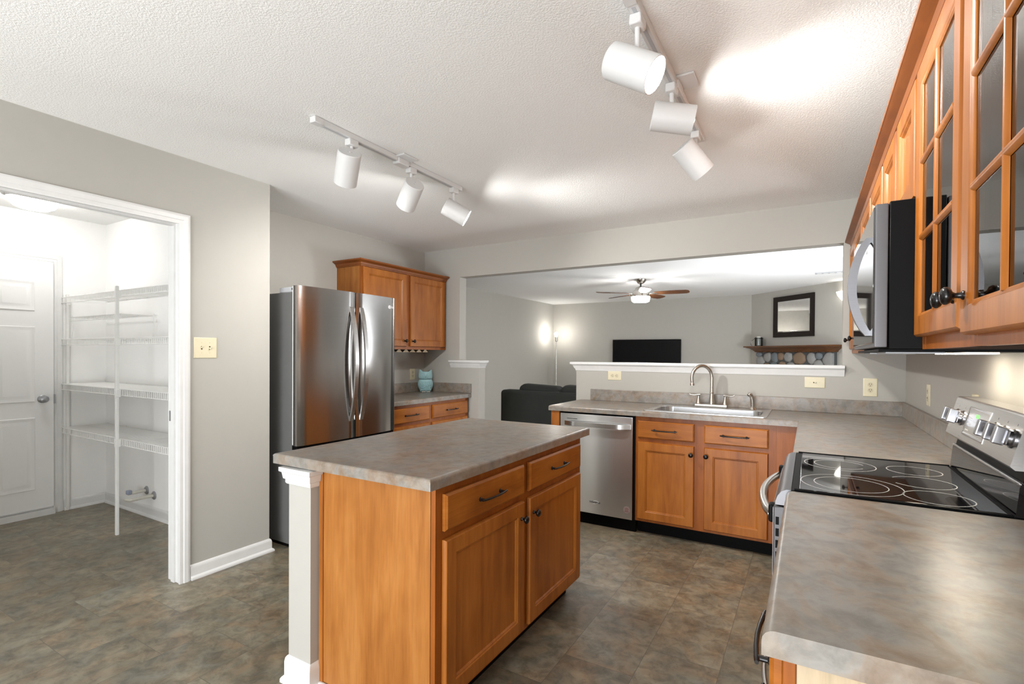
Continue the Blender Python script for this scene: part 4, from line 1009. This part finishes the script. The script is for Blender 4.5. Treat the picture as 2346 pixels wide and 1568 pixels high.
def pole(label, x, y, z1):
    t = thing('shelf_pole', label, 'pole', (x, y, 0), 'white poles of the pantry shelves')
    bm = new(); box(bm, (x-.0105, y-.0105, 0), (x+.0105, y+.0105, z1), .003); obj('upright', bm, M['wire'], t)
    for z in (1.765, 1.42, 1.05, .69):
        bm = new(); box(bm, (x-.014, y-.0115, z-.052), (x+.014, y+.019, z+.004), .002); obj('shelf_clip', bm, M['wire'], t)
pole('tall white pole carrying the middle of the pantry shelves', -4.300, 1.680, 1.800)
pole('white pole of the pantry shelves next to the door casing', PX+.022, 1.735, 1.800)
def spipe(label, x, z, ln, elbow):
    t = thing('water_pipe', label, 'pipe', (x, PY, z), 'pipe stubs low on the pantry wall')
    f = Frame((x, PY, z), (1, 0, 0), (0, 0, 1), (0, -1, 0))
    bm = new(); lathe(bm, [(.034, 0), (.034, .004), (.028, .010), (.016, .012)], f, 24); obj('flange', bm, M['brace'], t)
    bm = new()
    pts = [f(0, 0, .008), f(0, 0, ln)]
    if elbow: pts += [f(0, 0, ln+.010), f(-.010, 0, ln+.022), f(-.05, 0, ln+.026), f(-.052, .004, ln+.026)]
    tube(bm, pts, .0125, 12); obj('tube', bm, M['pipe'], t)
    if not elbow:
        bm = new(); box(bm, (-.018, -.006, ln-.02), (.018, .026, ln+.012), .004, fr=f); obj('valve', bm, M['blue_valve'], t)
spipe('capped pale pipe stub with elbow low on the pantry wall', -4.50, .180, .15, True)
spipe('pale pipe stub with blue grey valve low on the pantry wall', -4.62, .205, .13, False)

# ------------------------------------------------------------------ living room
# sofa seen from behind
so = thing('sofa', 'charcoal grey upholstered sofa seen from behind past the half wall', 'sofa', (-2.4, 5.95, 0))
sx0, sx1, sy = -3.43, -1.25, 5.50
bm = new(); box(bm, (sx0, sy, .10), (sx1, sy+.22, .868), .045, 4); obj('back_frame', bm, M['sofa'], so)
bm = new(); box(bm, (sx0+.18, sy+.22, .10), (sx1-.18, sy+.92, .32), .02, 2); obj('base', bm, M['sofa'], so)
for x in (sx0, sx1-.20):
    bm = new(); box(bm, (x, sy+.20, .10), (x+.20, sy+.95, .64), .05, 4); obj('arm', bm, M['sofa'], so)
for k in range(3):
    a = sx0+.20+k*.5933; b = a+.585
    bm = new(); box(bm, (a, sy+.10, .50), (b, sy+.34, .945), .075, 5)
    for v in bm.verts:
        if v.co.z > .85: v.co.z += .012*math.sin((v.co.x-a)/(b-a)*PI*2+.6*k)-.010*abs((v.co.x-a)/(b-a)*2-1)
    obj('back_cushion', bm, M['sofa'], so)
    bm = new(); box(bm, (a, sy+.30, .32), (b, sy+.93, .47), .04, 3); obj('seat_cushion', bm, M['sofa'], so)
for x in (sx0+.06, sx1-.06):
    for y in (sy+.06, sy+.88):
        bm = new(); tube(bm, [(x, y, 0), (x, y, .10)], [.018, .026], 10); obj('leg', bm, M['espresso'], so)
# floor lamp
lp = thing('floor_lamp', 'slim grey torchiere floor lamp lit in the far living room corner', 'lamp', (-4.68, 9.78, 0))
lf = Frame((-4.68, 9.78, 0), (1, 0, 0), (0, 1, 0), (0, 0, 1))
bm = new(); lathe(bm, [(.13, 0), (.13, .012), (.05, .024), (.018, .040)], lf, 28); obj('base', bm, M['nickel'], lp)
bm = new(); tube(bm, [lf(0, 0, .03), lf(0, 0, 1.60)], .013, 10); obj('pole', bm, M['nickel'], lp)
bm = new(); lathe(bm, [(.022, 1.60), (.034, 1.61), (.034, 1.70), (.030, 1.70), (.029, 1.62)], lf, 20); obj('socket_cup', bm, M['nickel'], lp)
bm = new(); lathe(bm, [(.014, 1.69), (.020, 1.71), (.034, 1.735), (.040, 1.765), (.032, 1.795), (.002, 1.806)], lf, 20); obj('bulb', bm, M['bulb'], lp, 'bare glowing bulb')
# television
tvt = thing('television', 'wide black flat television on the living room back wall', 'television', (-2.845, 10.14, 1.2))
bm = new(); box(bm, (-3.535, 10.100, .855), (-2.160, 10.150, 1.637), .006, 2); obj('housing', bm, M['black'], tvt)
bm = new(); box(bm, (-3.523, 10.098, .870), (-2.172, 10.101, 1.626)); obj('screen', bm, M['screen'], tvt, 'dark glossy screen')
bm = new(); box(bm, (-3.05, 10.150, 1.05), (-2.65, 10.1895, 1.45)); obj('wall_mount', bm, M['black'], tvt)
# ceiling fan
fx, fyy = -2.147, 7.34
cf = thing('ceiling_fan', 'five-blade ceiling fan with brushed nickel motor and lit white drum', 'fan', (fx, fyy, H))
ff = Frame((fx, fyy, H), (1, 0, 0), (0, 1, 0), (0, 0, -1))
bm = new(); lathe(bm, [(.078, .001), (.078, .008), (.070, .030), (.048, .058), (.024, .070), (.013, .074)], ff, 28); obj('canopy', bm, M['nickel'], cf)
bm = new(); lathe(bm, [(.012, .070), (.012, .105), (.024, .108), (.024, .120)], ff, 14); obj('downrod', bm, M['blackmetal'], cf)
bm = new(); lathe(bm, [(.030, .112), (.062, .118), (.076, .130), (.080, .150), (.108, .172), (.122, .200), (.128, .235), (.130, .258), (.118, .262)], ff, 36); mo = obj('motor_housing', bm, M['nickel'], cf)
bm = new(); lathe(bm, [(.120, .258), (.134, .262), (.134, .285), (.126, .318), (.110, .336), (.060, .342), (.002, .343)], ff, 36); obj('light_drum', bm, M['fanlight'], cf, 'glowing white glass drum')
for k in range(5):
    a = math.radians(5+72*k); ca, sa = math.cos(a), math.sin(a)
    # blade frame: u along the blade, v across it, pitched 12 degrees
    p = math.radians(-12); U = Vector((ca, sa, 0)); Vv = Vector((-sa*math.cos(p), ca*math.cos(p), math.sin(p)))
    bf = Frame((fx, fyy, H-.212), U, Vv, U.cross(Vv))
    ol = [(.20, -.045), (.26, -.060), (.50, -.072), (.64, -.068), (.675, -.045), (.685, 0), (.675, .045), (.64, .068), (.50, .072), (.26, .060), (.20, .045)]
    bm = new(); prism(bm, ol, -.004, .004, bf); bl = obj('blade', bm, M['blade'], cf)
    bm = new(); prism(bm, [(.10, -.018), (.22, -.030), (.27, 0), (.22, .030), (.10, .018)], -.009, -.004, bf); obj('blade_iron', bm, M['nickel'], bl)
# ceiling air slot
av = thing('ceiling_vent', 'long grey slot air vent in the living room ceiling', 'vent', (.35, 7.9, H))
bm = new(); box(bm, (.06, 7.87, H-.010), (.68, 7.97, H-.0005), .003); obj('grille_frame', bm, M['duct'], av)
for k in range(8):
    bm = new(); box(bm, (.08+k*.074, 7.885, H-.012), (.13+k*.074, 7.955, H-.0095)); obj('louvre', bm, M['whitemetal'], av)
# stone fireplace, mantel, mirror, lantern, sconce on the angled wall
fp = thing('fireplace', 'river stone fireplace chimney breast under the wooden mantel', 'fireplace', DIAG(.97, 0)(0, 0, .1))
D = DIAG(0, 0)
T0, T1, DEP = .330, 1.880, .080
bm = new(); box(bm, (T0, 0, .002), (T1, 1.386, DEP), fr=D); obj('mortar', bm, M['mortar'], fp)
st_list = [(0.369, 1.345, .07, .05, 'stone_c'), (0.401, 1.225, .115, .095, 'stone_a'), (0.579, 1.30, .095, .088, 'stone_a'), (0.742, 1.295, .08, .095, 'stone_c'), (0.879, 1.315, .07, .075, 'stone_b'), (1.037, 1.305, .095, .085, 'stone_a'),
           (1.263, 1.285, .135, .105, 'stone_b'), (1.500, 1.285, .085, .10, 'stone_a'), (1.642, 1.325, .065, .06, 'stone_c'), (1.837, 1.265, .13, .12, 'stone_a'), (0.727, 1.165, .09, .05, 'stone_c'), (0.906, 1.175, .08, .06, 'stone_b'), (1.095, 1.165, .09, .06, 'stone_a'), (1.368, 1.145, .10, .055, 'stone_c'), (1.631, 1.19, .085, .075, 'stone_a'), (0.558, 1.155, .07, .05, 'stone_b')]
rnd = random.Random(4)
z = 1.02
while z > .05:
    t = T0+.12
    while t < T1-.08:
        a = rnd.uniform(.09, .14); st_list.append((t, z+rnd.uniform(-.015, .015), a, rnd.uniform(.085, .105), rnd.choice(('stone_a', 'stone_b', 'stone_c')))); t += 2*a+.010
    z -= .215
for (t, zz, a, b, kk) in st_list:
    r2 = random.Random(int(t*1000+zz*77)); n = 16; wob = [r2.uniform(.88, 1.06) for _ in range(n)]
    rings = []
    for s_, d_ in ((1.0, DEP-.02), (1.0, DEP+.004), (.92, DEP+.020), (.66, DEP+.030), (.2, DEP+.033)):
        rings.append([D(min(max(t+a*s_*wob[i]*math.cos(2*PI*i/n), T0-.01), T1+.005), min(zz+b*s_*wob[i]*math.sin(2*PI*i/n), 1.385), d_) for i in range(n)])
    bm = new(); loft(bm, rings)
    obj('stone', bm, M[kk], fp, {'stone_a': 'pale grey rounded stone', 'stone_b': 'tan rounded stone', 'stone_c': 'blue grey rounded stone'}[kk], 60)
mn = thing('mantel_shelf', 'dark oak mantel shelf with dentil edge over the stone fireplace', 'mantel', DIAG(.98, 1.39)(0, 0, .1))
ma, mb, md_ = -.06+.0, 1.985, .30
bm = new()
prof = [(.115, 1.3865), (.128, 1.3865), (.128, 1.402), (.136, 1.408), (.150, 1.425), (.180, 1.450), (.220, 1.462), (.220, 1.468), (.245, 1.470), (.245, 1.492)]
rings = []
for dd_, zz in prof:
    ext = (dd_-.115)*1.25; rings.append([D(T0-.005-ext, zz, .002), D(T0-.005-ext, zz, dd_), D(T1+.005+ext, zz, dd_), D(T1+.005+ext, zz, .002)])
loft(bm, rings); obj('shelf', bm, M['mantel'], mn)
bm = new()
for k in range(56): box(bm, (T0+.01+k*.0272, 1.3885, .126), (T0+.022+k*.0272, 1.401, .134), fr=D)
obj('dentil_edge', bm, M['mantel'], mn)
mi = thing('wall_mirror', 'square mirror in a wide espresso frame above the mantel', 'mirror', DIAG(1.05, 1.98)(0, 0, .02))
mf = DIAG(.632, 1.640)
bm = new(); rectrings(bm, .840, .685, [(0, .001), (0, .030), (.015, .036), (.070, .026), (.082, .018), (.082, .001)], mf, solid=False); obj('frame', bm, M['espresso'], mi)
bm = new(); rectrings(bm, .690, .535, [(0, .006), (0, .012), (.022, .016), (.024, .016)], mf.at(.075, .075)); obj('mirror_glass', bm, M['mirror'], mi)
ln_ = thing('candle_lantern', 'small wire lantern jar with candle on the mantel left end', 'lantern', DIAG(.40, 1.493)(0, 0, .12))
jf = Frame(DIAG(.40, 1.4925)(0, 0, .12), (1, 0, 0), (0, 1, 0), (0, 0, 1))
bm = new(); lathe(bm, [(.075, 0), (.075, .006), (.060, .008)], jf, 24); obj('tray', bm, M['blackmetal'], ln_)
bm = new(); lathe(bm, [(.062, .008), (.066, .015), (.066, .150), (.062, .155), (.060, .155), (.063, .150), (.063, .016), (.002, .012)], jf, 28, False); obj('glass_jar', bm, M['glass'], ln_)
bm = new(); lathe(bm, [(.038, .012), (.038, .165), (.030, .172), (.003, .170)], jf, 20); obj('candle', bm, M['candle'], ln_)
bm = new()
for k in range(4):
    a = PI/4+PI/2*k; tube(bm, [jf(.070*math.cos(a), .070*math.sin(a), .004), jf(.070*math.cos(a), .070*math.sin(a), .135)], .004, 6)
tube(bm, [jf(.070*math.cos(2*PI*k/24), .070*math.sin(2*PI*k/24), .135) for k in range(25)], .005, 6)
tube(bm, [jf(-.070, 0, .130), jf(-.115, 0, .09), jf(-.128, 0, .03), jf(-.105, 0, .01)], .004, 6)
obj('wire_cage', bm, M['blackmetal'], ln_)
scn = thing('wall_sconce', 'white half-bowl wall sconce beside the pass-through right edge', 'sconce', DIAG(2.02, 2.2)(0, 0, .1))
sf2 = DIAG(2.06, 2.10)
bm = new(); rings = []
for (r, v) in ((.02, 0), (.06, .02), (.10, .06), (.135, .11), (.155, .165), (.150, .165), (.130, .112), (.095, .064), (.055, .026), (.015, .008)):
    rings.append([sf2(r*math.cos(PI*k/16), v, .002+r*math.sin(PI*k/16)) for k in range(17)])
rv = [[bm.verts.new(p) for p in r] for r in rings]
for a, b in zip(rv, rv[1:]):
    for i in range(16): bm.faces.new((a[i], a[i+1], b[i+1], b[i]))
obj('shade', bm, M['sconce_glow'], scn)
bm = new(); box(bm, (-.03, .02, .001), (.03, .12, .014), fr=sf2); obj('back_plate', bm, M['whitemetal'], scn)
